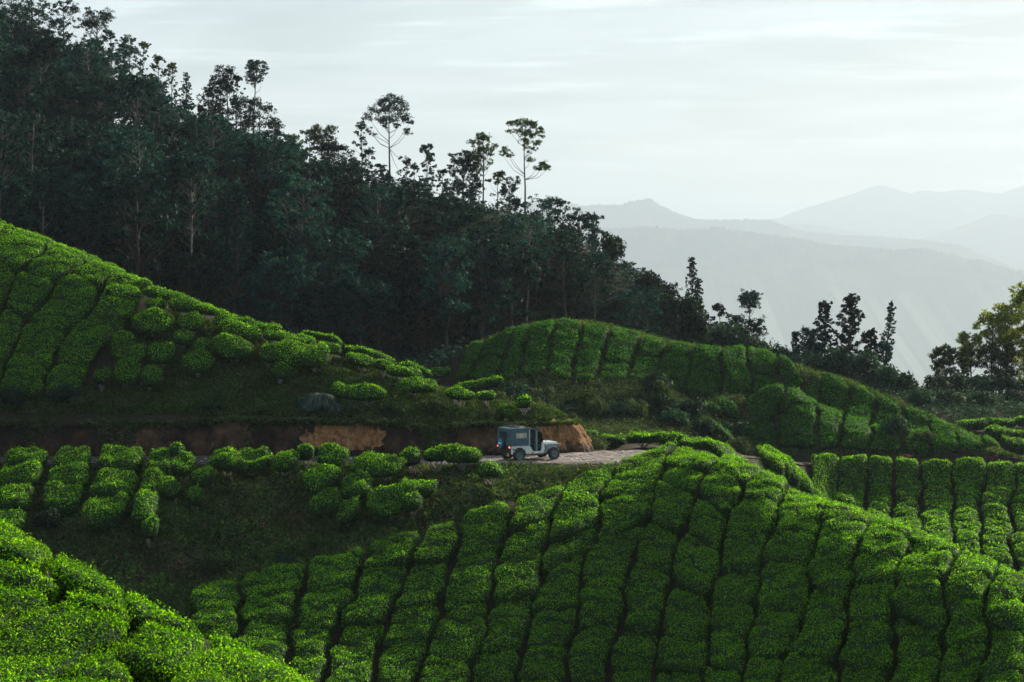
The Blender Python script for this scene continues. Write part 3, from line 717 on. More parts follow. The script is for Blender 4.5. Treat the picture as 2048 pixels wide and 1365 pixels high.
    CQ = np.stack([ii * npt + jj, ii * npt + j2, (ii + 1) * npt + j2, (ii + 1) * npt + jj], -1).reshape(-1, 4)
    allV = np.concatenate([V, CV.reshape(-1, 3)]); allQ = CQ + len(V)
    o3 = np.array([c[0], c[1], z0])
    root = empty(name, o3)
    prop(root, label, cat, group)
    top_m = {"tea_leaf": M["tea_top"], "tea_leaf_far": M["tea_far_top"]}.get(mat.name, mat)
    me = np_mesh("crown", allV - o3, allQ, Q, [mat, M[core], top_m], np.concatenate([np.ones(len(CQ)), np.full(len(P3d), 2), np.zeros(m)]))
    ob("crown", me, root)
    g = Geo(); L = max(hi - lo); nb = max(1, int(round(L / 2.0)))
    axis = poly[((poly - c) ** 2).sum(1).argmax()] - c
    for b_ in range(nb):
        cc = c + axis * ((b_ + .5) / nb * 1.5 - .75) + rng.normal(size=2) * .08
        zb = float(H(cc[:1], cc[1:])[0]) if False else float(H(np.array([cc[0]]), np.array([cc[1]]))[0])
        for s in range(stems):
            a = rng.uniform(0, 6.3); k = rng.integers(npt); tgt = cc + (poly[k] - cc) * rng.uniform(.35, .75) * (1 if nb == 1 else .7)
            zt_ = float(ref(tgt[None])[0]) + h * (skirt + .15)
            p0 = np.array([cc[0] + cos(a) * .07, cc[1] + sin(a) * .07, zb - .06]); p3 = np.array([tgt[0], tgt[1], zt_])
            mid1 = p0 * .7 + p3 * .3 + np.append(rng.normal(size=2) * .05, .04); mid2 = p0 * .35 + p3 * .65 + np.append(rng.normal(size=2) * .07, -.02)
            g.tube([p0 - o3, mid1 - o3, mid2 - o3, p3 - o3], np.array([1.25, 1.0, .75, .5]) * stem_w, 5, cap=False)
    tr_ = g.build("trunk", [M["stem"]], root)
    if nb > 1: tr_["kind"] = "stuff"
    return root

def rs_line(P, n=60):
    P = np.asarray(P, float); d = np.concatenate([[0], np.cumsum(np.linalg.norm(np.diff(P, axis=0), axis=1))])
    t = np.linspace(0, d[-1], n)
    return np.stack([np.interp(t, d, P[:, 0]), np.interp(t, d, P[:, 1])], -1), d[-1]

def path_plan(pix, h, ext_top, ext_bot, dmin=22, dmax=290):
    pts = []
    for (px, py) in pix:
        q = cast(px, py, h, dmin, dmax)
        if q is not None and (not pts or 0.05 < np.linalg.norm(q - pts[-1]) < 14): pts.append(q)
    pts = np.array(pts)
    if ext_top:
        d = pts[0] - pts[min(2, len(pts) - 1)]; d /= np.linalg.norm(d) + 1e-9; pts = np.concatenate([[pts[0] + d * ext_top], pts])
    if ext_bot:
        d = pts[-1] - pts[max(-3, -len(pts))]; d /= np.linalg.norm(d) + 1e-9; pts = np.concatenate([pts, [pts[-1] + d * ext_bot]])
    return pts

def wavy(P, rng, amp):
    d = np.gradient(P, axis=0); d /= np.linalg.norm(d, axis=1)[:, None] + 1e-9; t = np.linspace(0, 1, len(P))
    L = np.linalg.norm(np.diff(P, axis=0), axis=1).sum()
    w = sum(rng.normal() * amp / (k + 1) ** .5 * np.sin(2 * pi * t * L / wl_ + rng.uniform(0, 6.3)) for k, wl_ in enumerate((6.5, 3.1, 1.7)))
    return P + np.stack([-d[:, 1], d[:, 0]], -1) * w[:, None]

def cell(A, B, t0, t1, gap, rng, gl=0.0, expn=5.0, n=34, sl0=0.0, sl1=0.0):
    """rounded cell between two plan lines"""
    k = len(A) - 1
    th = np.linspace(0, 2 * pi, n, endpoint=False)
    u = np.sign(np.cos(th)) * np.abs(np.cos(th)) ** (2 / expn); v = np.sign(np.sin(th)) * np.abs(np.sin(th)) ** (2 / expn)
    t = (t0 + t1) / 2 + v * (t1 - t0) / 2 + u * (sl0 * (1 - v) / 2 + sl1 * (1 + v) / 2)
    ia = np.clip(t * k, 0, k)
    pa = np.stack([np.interp(ia, np.arange(k + 1), A[:, i]) for i in (0, 1)], -1)
    pb = np.stack([np.interp(ia, np.arange(k + 1), B[:, i]) for i in (0, 1)], -1)
    w = np.linalg.norm(pb - pa, axis=1)
    ins = np.clip(gap / np.maximum(w, .3), 0, .4)
    a = .5 + .5 * u * (1 - 2 * ins)
    return pa * (1 - a)[:, None] + pb * a[:, None]

def strip_field(paths, lens, h, dens, lsize, mat, group, field, ext_top, ext_bot, gap, seed, lab_top="crest", skip=(), hp=.6, r=.34, skirt=.12, bumpy=.055, dr=(22, 290)):
    rng = np.random.default_rng(seed)
    pl = [path_plan(p, h * hp, ext_top, ext_bot, *dr) for p in paths]
    lines = [(lambda q: (wavy(q[0], rng, .09), q[1]))(rs_line(p, 80)) for p in pl]
    for i in range(len(pl) - 1):
        A, la = lines[i]; B, lb = lines[i + 1]
        Lm = (la + lb) / 2; s = rng.uniform(-.6, 0) ; j = 0; sl0 = 0
        while s < Lm - .7:
            ln = rng.uniform(*lens)
            if Lm - (s + ln) < 1.0: ln = Lm - s
            t0, t1 = max(0, s / Lm), min(1, (s + ln) / Lm)
            g2 = rng.choice([-.10, -.03, .06], p=[.45, .35, .2]) / Lm
            if (i, j) not in skip and t1 - t0 > .5 / Lm:
                poly = cell(A, B, t0 + g2, t1 - g2, gap * rng.uniform(.4, 1.8), rng, expn=6, sl0=sl0, sl1=(sl1 := rng.normal() * .17 / Lm)); sl0 = sl1
                cc = poly.mean(0); ppx = 1024 + F * cc[0] / cc[1]; zz = float(H(np.array([cc[0]]), np.array([cc[1]]))[0]); ppy = HZ - F * (zz + h) / cc[1]
                if -120 < ppx < 2150 and ppy < 1450:
                    j += 1
                    tea_bush(poly, h * rng.uniform(.9, 1.12), dens, lsize, mat,
                             "clipped tea bush, %s from the %s in the %s row from left, %s" % (ORD[j], lab_top, ORD[i + 1], field), group, skirt=skirt, r=r, bumpy=bumpy, tilt=.9, flat=.12, crease=.28)
            s += ln

def blob(px, py, w, hpx, h, aspect=None, hp=.8, dmin=22, exact=None):
    """plan outline of a single bush seen at a pixel with a width and height in photograph pixels"""
    q = cast(px, py, h * hp, dmin) if exact is None else exact
    if q is None: return None
    D = q[1]; a = w * D / F / 2
    b = (a * aspect) if aspect else float(np.clip(hpx * D / F / 2 * 1.35, .35, 2.6))
    n = 26; th = np.linspace(0, 2 * pi, n, endpoint=False)
    u = np.sign(np.cos(th)) * np.abs(np.cos(th)) ** .8; v = np.sign(np.sin(th)) * np.abs(np.sin(th)) ** .8
    return q + np.stack([u * a, v * b], -1)

# --- near spur: eighteen rows running down from the crest
PF = [
 [(385, 1200), (383, 1240), (380, 1290)],
 [(480, 1180), (478, 1250), (476, 1285), (470, 1330)],
 [(615, 1150), (602, 1202), (593, 1228), (583, 1258), (581, 1295), (576, 1330)],
 [(730, 1120), (715, 1178), (707, 1213), (681, 1243), (673, 1273), (660, 1307), (651, 1355)],
 [(838, 1092), (823, 1145), (804, 1183), (786, 1217), (774, 1247), (767, 1284), (756, 1325), (752, 1362)],
 [(911, 1066), (913, 1108), (904, 1149), (891, 1190), (879, 1228), (863, 1258), (861, 1303), (846, 1344)],
 [(1024, 1032), (1014, 1075), (998, 1123), (992, 1153), (988, 1190), (973, 1228), (973, 1262), (966, 1295), (954, 1333)],
 [(1125, 988), (1105, 1033), (1101, 1085), (1080, 1130), (1080, 1183), (1065, 1228), (1058, 1265), (1046, 1303), (1035, 1348)],
 [(1230, 940), (1211, 980), (1200, 1014), (1198, 1048), (1189, 1085), (1170, 1123), (1165, 1153), (1159, 1190), (1153, 1243), (1148, 1277), (1136, 1322), (1133, 1362)],
 [(1346, 909), (1324, 943), (1313, 977), (1315, 1014), (1290, 1048), (1268, 1093), (1270, 1123), (1264, 1168), (1241, 1190), (1245, 1232), (1238, 1269), (1226, 1325), (1219, 1362)],
 [(1431, 932), (1414, 958), (1395, 992), (1380, 1029), (1361, 1074), (1350, 1108), (1350, 1145), (1335, 1190), (1324, 1247), (1324, 1295), (1313, 1322), (1309, 1362)],
 [(1489, 985), (1476, 1010), (1459, 1040), (1448, 1085), (1444, 1134), (1427, 1172), (1421, 1213), (1420, 1258), (1418, 1299), (1406, 1362)],
 [(1560, 1012), (1555, 1055), (1540, 1085), (1523, 1110), (1523, 1153), (1515, 1205), (1508, 1247), (1496, 1284), (1496, 1318), (1485, 1362)],
 [(1648, 1030), (1635, 1070), (1635, 1112), (1617, 1153), (1615, 1190), (1615, 1220), (1603, 1250), (1600, 1284), (1577, 1314), (1566, 1355)],
 [(1728, 1070), (1722, 1100), (1705, 1127), (1710, 1164), (1697, 1198), (1693, 1228), (1697, 1262), (1686, 1299), (1675, 1325), (1678, 1362)],
 [(1812, 1120), (1797, 1149), (1795, 1179), (1787, 1213), (1780, 1243), (1783, 1277), (1791, 1303), (1795, 1325), (1783, 1362)],
 [(1898, 1160), (1898, 1185), (1885, 1213), (1892, 1250), (1892, 1277), (1881, 1299), (1885, 1337), (1881, 1362)],
 [(1977, 1200), (1975, 1228), (1967, 1250), (1978, 1273), (1975, 1303), (1967, 1333), (1963, 1362)],
 [(2062, 1240), (2056, 1280), (2052, 1310), (2050, 1362)],
]
EXT = [1.0] * 9 + [2.2, 3.5, 4.0] + [4.5] * 7
_rng = np.random.default_rng(77)
_pl = [path_plan(p, .5, EXT[i], 2.2, 48, 100) for i, p in enumerate(PF)]
_ln = [(lambda q: (wavy(q[0], _rng, .10), q[1]))(rs_line(p, 90)) for p in _pl]
for i in range(len(_pl) - 1):
    A, la = _ln[i]; B, lb = _ln[i + 1]; Lm = (la + lb) / 2
    s = _rng.uniform(-.4, 0); j = 0; sl0 = 0
    while s < Lm - .8:
        ln = _rng.uniform(2.0, 4.3)
        if Lm - (s + ln) < 1.2: ln = Lm - s
        t0, t1 = max(0, s / Lm), min(1, (s + ln) / Lm); g2 = _rng.choice([-.10, -.03, .06], p=[.45, .35, .2]) / Lm
        poly = cell(A, B, t0 + g2, t1 - g2, .125 * _rng.uniform(.5, 1.5), _rng, expn=6, sl0=sl0, sl1=(sl1 := _rng.normal() * .17 / Lm)); sl0 = sl1
        cc = poly.mean(0); zz = float(H(np.array([cc[0]]), np.array([cc[1]]))[0]); ppx = 1024 + F * cc[0] / cc[1]; ppy = HZ - F * (zz + .8) / cc[1]
        if ppy < 1440 and ppx < 2130:
            j += 1
            tea_bush(poly, .85 * _rng.uniform(.88, 1.14), 390, .088, M["tea"], "clipped tea bush, %s from the top in the %s row from left, near spur" % (ORD[j], ORD[i + 1]), "tea bushes of the near spur", r=.30, bumpy=.06, tilt=.84, flat=.6, skirt=.12, edge=.74, crease=.30)
        s += ln
# crest hedge along the far side of the bend and over the top
for k, (px, D, w, dep, hh) in enumerate([(1292, 109.3, 2.3, .9, .95), (1345, 108.3, 2.0, 1.0, 1.05), (1395, 106.0, 2.0, 1.1, .95), (1440, 102.4, 2.2, 1.3, .9), (1487, 97.4, 2.4, 1.5, .85)]):
    q = np.array([(px - 1024) / F * D, D]); th = np.linspace(0, 2 * pi, 26, endpoint=False)
    tea_bush(q + np.stack([np.sign(np.cos(th)) * np.abs(np.cos(th)) ** .7 * w / 2 * 1.05, np.sin(th) * dep], -1), hh, 240, .11, M["tea"],
             "bright tea bush, %s from the stony road in the hedge along the near crest" % ORD[k + 1], "hedge on the near crest", skirt=.32)
for k, (px, D, w, dep, hh) in enumerate([(1178, 111.0, 1.25, .6, .95), (1226, 111.0, 1.7, .6, .75)]):
    q = np.array([(px - 1024) / F * D, D]); th = np.linspace(0, 2 * pi, 26, endpoint=False)
    tea_bush(q + np.stack([np.sign(np.cos(th)) * np.abs(np.cos(th)) ** .6 * w / 2, np.sin(th) * dep], -1), hh, 240, .11, M["tea"],
             ["squared tea bush just right of the orange clay bank", "low tea bush sloping down toward the road's far edge"][k], "tea bushes beyond the bend", skirt=.12)

# --- lower right field
PR = [
 [(1622, 952), (1624, 985), (1626, 1010)], [(1678, 950), (1676, 985), (1674, 1010), (1672, 1030)], [(1737, 950), (1731, 1003), (1727, 1030), (1722, 1050)],
 [(1787, 954), (1787, 1022), (1776, 1059), (1772, 1085)], [(1843, 958), (1843, 1000), (1843, 1040), (1847, 1085), (1845, 1110)], [(1907, 954), (1907, 1003), (1904, 1063), (1911, 1108), (1910, 1140)],
 [(1973, 950), (1960, 1003), (1963, 1063), (1963, 1110), (1963, 1160)], [(2031, 954), (2023, 1022), (2023, 1085), (2027, 1130), (2027, 1190)], [(2095, 950), (2090, 1030), (2088, 1110), (2088, 1200)]]
strip_field(PR, (2.0, 4.2), .85, 180, .14, M["tea"], "tea bushes of the lower right field", "lower right field", 1.5, 1.0, .11, 5, "track", dr=(98, 127))

th = np.linspace(0, 2 * pi, 26, endpoint=False)
for k, (x, y, w, d) in enumerate([(16.3, 110.4, 1.7, 1.2), (17.0, 112.6, 1.7, 1.2), (18.0, 114.8, 1.7, 1.2), (19.2, 116.9, 1.8, 1.2), (20.6, 118.9, 2.0, 1.2), (22.6, 120.6, 2.2, 1.2)]):
    tea_bush(np.array([x, y]) + np.stack([np.sign(np.cos(th)) * np.abs(np.cos(th)) ** .7 * w / 2, np.sign(np.sin(th)) * np.abs(np.sin(th)) ** .7 * d], -1), 1.15, 170, .13, M["tea"],
             "tea bush, %s from the crest at the upper left end of the lower right field" % ORD[k + 1], "corner bushes of the lower right field", skirt=.0, tilt=.35, flat=1.0)
# --- middle hill
PM = [
 [(930, 705), (915, 740)], [(985, 668), (965, 705), (950, 735)], [(1044, 640), (1029, 667), (1012, 705), (1000, 735)], [(1076, 632), (1059, 667), (1050, 700), (1046, 735)], [(1122, 629), (1111, 652), (1103, 685), (1098, 722)],
 [(1175, 632), (1164, 665), (1160, 685), (1151, 710), (1146, 742)], [(1230, 640), (1221, 665), (1214, 695), (1206, 722), (1200, 745)], [(1293, 657), (1284, 680), (1271, 705), (1262, 742)],
 [(1340, 667), (1330, 700), (1321, 745)], [(1392, 680), (1384, 705), (1376, 752)], [(1445, 690), (1443, 715), (1441, 752)], [(1496, 702), (1497, 725), (1502, 752)], [(1552, 712), (1556, 728), (1560, 745)], [(1588, 728), (1594, 738)]]
strip_field(PM, (2.4, 5.2), .58, 130, .17, M["tea_far"], "tea bushes of the middle hill", "middle hill", 1.5, 2.0, .13, 9, dr=(126, 149))

# --- right hill
PG = [
 [(1490, 800), (1485, 830), (1480, 860)], [(1567, 783), (1562, 815), (1558, 850), (1556, 880)], [(1641, 770), (1637, 801), (1635, 841), (1633, 880)], [(1703, 752), (1698, 791), (1690, 830), (1680, 880)],
 [(1757, 780), (1750, 812), (1745, 850), (1742, 885)], [(1806, 800), (1802, 837), (1800, 862), (1800, 890)], [(1862, 822), (1861, 846), (1861, 870), (1862, 895)], [(1913, 845), (1915, 871), (1917, 900)], [(1965, 873), (1968, 890), (1972, 908)], [(2040, 903), (2050, 912)]]
strip_field(PG, (2.4, 4.6), .52, 135, .165, M["tea_far"], "tea bushes of the right hill", "right hill", 1.6, 1.0, .13, 13, dr=(126, 147))
# left shoulder of the right hill: loose round bushes
for k, (px, py, w, hp_) in enumerate([(1420, 815, 46, 34), (1455, 812, 44, 36), (1440, 858, 54, 34), (1520, 868, 56, 26), (1700, 738, 60, 14), (1668, 735, 44, 12)]):
    p = blob(px, py, w, hp_, .9, .7)
    if p is not None: tea_bush(p, .95, 100, .17, M["tea_far"], ["dark round tea bush at the far left end of the right hill", "dark tea bush second from left on the right hill's shoulder", "low dark bush on the bare lower left of the right hill", "flat dark bush near the right hill's lower edge above the bank", "flat tea bush on the very top of the right hill, right one", "flat tea bush on the very top of the right hill, left one"][k], "loose tea bushes of the right hill", skirt=.25)
# far right knoll
for k, (px, py, w, hp_) in enumerate([(1945, 846, 64, 30), (2005, 842, 56, 20), (2055, 840, 52, 26), (2000, 862, 60, 22), (2052, 868, 56, 22), (2030, 884, 56, 18)]):
    p = blob(px, py, w, hp_, .9, .62, dmin=142)
    if p is not None: tea_bush(p, .9, 95, .17, M["tea"], "broad tea bush, %s from left on the knoll at the right edge" % ORD[k + 1], "tea bushes of the far right knoll", skirt=.2)

# --- left slope: leaning rows at the left, then single umbrella bushes
PL = [
 [(-75, 470), (-90, 530), (-110, 600), (-130, 680)], [(10, 462), (-10, 500), (-35, 545), (-60, 600), (-75, 660), (-85, 720)],
 [(106, 494), (81, 521), (56, 540), (30, 559), (21, 585), (10, 615), (-15, 660), (-30, 710), (-40, 760)], [(183, 529), (157, 545), (112, 565), (103, 589), (82, 619), (56, 645), (36, 675), (30, 705), (10, 740), (-4, 775)],
 [(240, 556), (210, 572), (192, 607), (180, 637), (154, 655), (131, 682), (112, 720), (97, 750), (84, 785)], [(296, 592), (277, 618), (259, 644), (232, 670), (210, 705), (187, 742), (161, 776), (150, 795)]]
strip_field(PL, (2.6, 4.8), .85, 300, .10, M["tea"], "tea bushes of the left slope rows", "left slope", 1.6, .3, .09, 17, dr=(100, 124))
LS = [(268, 568, 74, 26), (330, 592, 90, 30), (400, 618, 92, 30), (470, 640, 84, 28), (245, 588, 70, 36), (228, 622, 78, 40), (310, 607, 44, 24), (370, 612, 70, 34), (306, 645, 86, 46), (366, 675, 42, 26), (246, 694, 46, 46), (276, 710, 32, 32), (324, 714, 54, 30),
      (382, 648, 54, 32), (405, 690, 34, 28), (396, 735, 66, 34), (255, 752, 54, 36), (304, 757, 44, 34), (204, 758, 34, 26), (465, 704, 88, 38), (446, 642, 40, 20), (480, 662, 88, 32), (455, 682, 28, 16),
      (603, 714, 116, 54), (538, 712, 36, 28), (562, 745, 42, 22), (718, 786, 116, 28), (720, 722, 58, 32), (768, 730, 44, 20), (808, 744, 76, 24), (835, 772, 84, 38), (873, 748, 58, 22), (920, 788, 62, 26), (972, 791, 40, 20), (958, 768, 100, 22),
      (1047, 805, 32, 12), (1013, 822, 34, 26), (530, 655, 70, 24), (592, 682, 84, 36), (645, 675, 84, 22), (740, 708, 104, 22), (830, 738, 70, 16), (550, 668, 50, 22), (660, 700, 44, 22)]
LS.sort()
for k, (px, py, w, hp_) in enumerate(LS):
    p = blob(px, py, w, hp_, 1.0, None, .85, 100)
    if p is None: p = blob(px, py + 8, w, hp_, 1.0, None, .85, 100)
    if p is None: continue
    size = "wide" if w > 75 else ("small" if w < 40 else "rounded")
    tea_bush(p, (1.12 if w > 50 else 1.0) * (1.2 if py > 690 and px < 700 else 1), 230, .115, M["tea"], "%s umbrella-shaped tea bush, %s from left among the loose bushes, left slope" % (size, ORD[k + 1] if k < 30 else ORD[len(LS) - k] + " last"), "loose tea bushes of the left slope", skirt=.54, stems=7, stem_w=.032, edge=.8, r=.35)

# --- bushes just below the road
RC = [[[(-75, 905), (-100, 960), (-130, 1040)], [(6, 902), (-16, 960), (-45, 1040)]], [[(14, 902), (-8, 960), (-35, 1040), (-45, 1075)], [(102, 898), (88, 940), (70, 985), (45, 1058)]], [[(110, 902), (95, 950), (80, 1012)], [(184, 898), (181, 950), (158, 1012)]],
      [[(200, 898), (192, 950), (166, 1000), (158, 1048)], [(293, 898), (280, 950), (266, 990), (238, 1044)]], [[(298, 902), (285, 950), (266, 1010), (258, 1046)], [(348, 902), (337, 960), (308, 1038)]]]
_rng = np.random.default_rng(41)
for i, ab in enumerate(RC):
    A, la = rs_line(path_plan(ab[0], .95, .2, .2, 80, 99), 60); B, lb = rs_line(path_plan(ab[1], .95, .2, .2, 80, 99), 60); Lm = (la + lb) / 2
    nn = max(2, int(round(Lm / 2.6)))
    for j in range(nn):
        poly = cell(A, B, j / nn + .015, (j + 1) / nn - .015, .05, _rng)
        tea_bush(poly, 1.15 * _rng.uniform(.95, 1.08), 250, .11, M["tea"], "tea bush, %s down from the road in the %s dense column from the left edge" % (ORD[j + 1], ORD[i + 1]), "dense columns below the road", skirt=.32, r=.55, stem_w=.03)
RS = [(366, 936, 46, 52), (340, 980, 40, 40),
      (352, 905, 34, 14), (404, 960, 44, 42), (390, 998, 34, 30), (483, 926, 132, 54), (300, 1066, 36, 28), (573, 926, 52, 54), (611, 912, 36, 24), (666, 917, 64, 44), (643, 964, 76, 62), (713, 980, 64, 58), (756, 938, 110, 66), (650, 1014, 66, 38),
      (697, 1028, 46, 40), (775, 1012, 86, 68), (835, 982, 80, 44), (824, 1012, 42, 34), (820, 921, 44, 30), (872, 914, 54, 34), (925, 916, 80, 42), (981, 946, 52, 38)]
RS.sort()
for k, (px, py, w, hp_) in enumerate(RS):
    p = blob(px, py, w, hp_, 1.15, None, .8, 80)
    if p is None: continue
    top_px = py - hp_ / 2
    size = "broad" if w > 75 else ("small" if w < 42 else "rounded")
    tea_bush(p, 1.38, 250, .11, M["tea"], "%s tea bush on bare stems, %s from left among loose ones below the road" % (size, ORD[k + 1] if k < 30 else ORD[len(RS) - k] + " last"), "tea bushes below the road", skirt=.52, stems=7, r=.45, stem_w=.033, edge=.8)

# --- foreground slope at the lower left, close to the camera
NP = [[(-60, 1022), (0, 1046), (60, 1075), (110, 1098), (80, 1130), (20, 1120), (-60, 1090)], [(115, 1102), (190, 1146), (250, 1180), (235, 1196), (170, 1180), (95, 1140)], [(-70, 1100), (20, 1130), (90, 1148), (125, 1172), (60, 1182), (0, 1165), (-70, 1150)],
      [(255, 1184), (300, 1206), (370, 1240), (410, 1262), (340, 1255), (270, 1226), (240, 1204)], [(-70, 1165), (0, 1175), (60, 1190), (105, 1196), (50, 1216), (20, 1226), (-5, 1265), (-70, 1290)], [(130, 1180), (235, 1204), (262, 1230), (240, 1246), (150, 1200)],
      [(125, 1200), (200, 1212), (262, 1248), (235, 1275), (190, 1284), (165, 1300), (110, 1345), (-70, 1400), (-70, 1305), (5, 1262), (50, 1225)], [(290, 1240), (350, 1265), (415, 1274), (400, 1290), (370, 1318), (340, 1332), (300, 1332), (255, 1318), (180, 1306), (245, 1280)],
      [(420, 1262), (470, 1286), (510, 1306), (480, 1300), (430, 1286)], [(178, 1308), (230, 1310), (268, 1350), (250, 1362), (200, 1362), (130, 1350)], [(440, 1292), (520, 1312), (600, 1348), (660, 1382), (560, 1430), (300, 1420), (345, 1345), (385, 1325)], [(90, 1360), (180, 1356), (260, 1368), (280, 1430), (60, 1430), (20, 1400)]]
NL = ["uppermost foreground tea bush, cut by the left edge below the dark slope", "narrow foreground tea bush second along the near crest", "long foreground tea bush under the first crest bush at left edge", "foreground crest tea bush above the middle dark gap",
      "foreground tea bush at the left edge above the first dark furrow", "slim foreground tea bush between the crest and the largest bush", "largest foreground tea bush, broad and bright, filling the lower left corner", "broad foreground tea bush right of the second dark furrow", "thin strip of tea on the near crest right of the broad bush",
      "small low foreground tea bush between two furrows at the bottom edge", "foreground tea bush at the lower right end of the near crest", "foreground tea bush cut by the bottom edge near the left corner"]
for k, pp in enumerate(NP):
    pts = []
    for (px, py) in pp:
        q = cast(px, py, .62, 20, 60, .05)
        if q is None: q = cast(px, py + 10, .62, 20, 60, .05)
        if q is not None: pts.append(q)
    pts = np.array(pts)
    if len(pts) < 4: continue
    pts = pts.mean(0) + (pts - pts.mean(0)) * .945
    tea_bush(pts, .72, 1050, .062, M["tea_near"], NL[k], "foreground tea bushes", skirt=.05, r=.24, bumpy=.04, flat=.0, edge=.78, crease=.15, cper=.95)
print("tea bushes", NB[0], "leaves", LEAVES[0])
# ------------------------------------------------------------------ trees: trunk + crown each
def tree_parts(Ht, cb, width, style, rng, nleaf=2600, ls=.30, lean=0.0, trunk_r=None, clumps=None):
    """returns Geo trunk, (V,Q) crown; Ht height, cb crown base height, width crown diameter; clumps: explicit [(x,z,r,weight)] in metres"""
    g = Geo(); r0 = trunk_r or (0.045 + Ht * .0085)
    k = 7; tz = np.linspace(0, 1, k)
    bend = np.cumsum(rng.normal(size=(k, 2)) * .010 * Ht, axis=0) * .6; bend[0] = 0
    tp = np.stack([bend[:, 0] + lean * tz ** 1.3 * Ht, bend[:, 1], tz * Ht * .95 - .25 * (tz == 0)], -1)
    g.tube(tp, r0 * (1 - .82 * tz), 6, cap=False)
    ax = lambda z: np.array([np.interp(z, tp[:, 2], tp[:, 0]), np.interp(z, tp[:, 2], tp[:, 1]), z])
    cl = []
    ch = Ht - cb; a = width / 2
    if clumps is not None:
        for (x, z, r, w) in clumps: cl.append((np.array([x, rng.normal() * max(.3, abs(x)) * .5, z]), r, w))
    elif style == 'round':
        n = int(20 + width * 7)
        for _ in range(n):
            t = rng.random() ** .75; z = cb + ch * (.06 + .9 * t); w = a * math.sqrt(max(.05, 1 - ((t - .55) / .62) ** 2)); th = rng.uniform(0, 6.3); q = w * math.sqrt(rng.uniform(.1, 1)) * .85
            cl.append((ax(z) + np.array([cos(th) * q, sin(th) * q, 0]), rng.uniform(.38, .85) * max(.6, width / 6) ** .6, 1))
    elif style == 'umbrella':
        n = int(20 + width * 7)
        for _ in range(n):
            t = rng.random() ** .5; z = cb + ch * t * .95; w = a * (.5 + .5 * t) * math.sqrt(max(.04, 1 - max(0, (t - .6) / .45) ** 2)); th = rng.uniform(0, 6.3); q = w * math.sqrt(rng.uniform(.15, 1)) * .9
            cl.append((ax(z) + np.array([cos(th) * q, sin(th) * q, 0]), rng.uniform(.36, .78) * max(.6, width / 6) ** .6, 1))
    elif style == 'column':
        n = int(30 + ch * 6)
        for i in range(n):
            t = (i + rng.random()) / n; z = cb + ch * t; w = a * (1 - t * .85) ** .8 * (.55 + .45 * min(1, t * 5)); th = i * 2.4 + rng.uniform(-.5, .5); q = w * rng.uniform(.25, .95)
            cl.append((ax(z) + np.array([cos(th) * q, sin(th) * q, .1 * q]), rng.uniform(.2, .38) * max(.7, width / 4), 1))
    elif style == 'open':
        n = int(16 + ch * 2.2)
        for i in range(n):
            t = (i + rng.random()) / n; z = cb + ch * t; w = a * (1 - .5 * t) ; th = rng.uniform(0, 6.3); q = w * rng.uniform(.2, 1)
            cl.append((ax(min(z, Ht)) + np.array([cos(th) * q, sin(th) * q, 0]), rng.uniform(.26, .55) * max(.5, width / 5.5), rng.uniform(.5, 1)))
        cl.append((ax(Ht * .97), .5, .8))
    tot = sum(c[2] * c[1] ** 2 for c in cl)
    P = []; N = []
    for c, r, w in cl:
        st = ax(max(cb * .82, c[2] - np.hypot(c[0] - ax(c[2])[0], c[1]) * rng.uniform(.7, 1.3) - .3))
        mid = (st + c) / 2 + np.array([0, 0, -.12 * np.linalg.norm(c - st)]) + rng.normal(size=3) * .08
        g.tube([st, mid, c], np.array([.22, .15, .06]) * r0 * (1.15 if r > .6 else .9), 4, cap=False)
        m = max(6, int(nleaf * w * r * r / tot))
        d = rng.normal(size=(m, 3)); d /= np.linalg.norm(d, axis=1)[:, None]
        # sub-sprays inside the clump give ragged edges
        ns = max(4, int(m / 14)); sc_ = rng.normal(size=(ns, 3)); sc_ /= np.linalg.norm(sc_, axis=1)[:, None]; sc_ *= rng.uniform(.35, 1.08, (ns, 1))
        pick = rng.integers(ns, size=m)
        q = sc_[pick] + d * rng.random((m, 1)) ** .5 * .42
        P.append(c + q * np.array([1.12, 1.12, .78]) * r); N.append(d * .6 + np.array([0, 0, .55]))
    P = np.concatenate(P); N = np.concatenate(N)
    return g, leaf_tris(P, N, ls * rng.uniform(.6, 1.3, len(P)), ls * .5 * rng.uniform(.7, 1.3, len(P)), rng, .8)

def tree_thing(name, loc, parts, mats, label, cat="tree", group=None, rz=0):
    g, (V, Q) = parts
    root = empty(name, loc, rz); prop(root, label, cat, group)
    g.build("trunk", [mats[0]], root)
    ob("crown", np_mesh("crown", V, None, Q, [mats[1]]), root)
    return root

def dup(root, loc, rz, sc, label, group=None):
    r = root.copy(); COL.objects.link(r); r.location = loc; r.rotation_euler = (0, 0, rz); r.scale = sc
    r["label"] = label
    if group: r["group"] = group
    for ch in list(root.children):
        c = ch.copy(); COL.objects.link(c); c.parent = r
    return r

RP = np.array(ridge_px)
def ridge_D(px): return float(np.interp(px, RP[:, 0], RP[:, 2]))

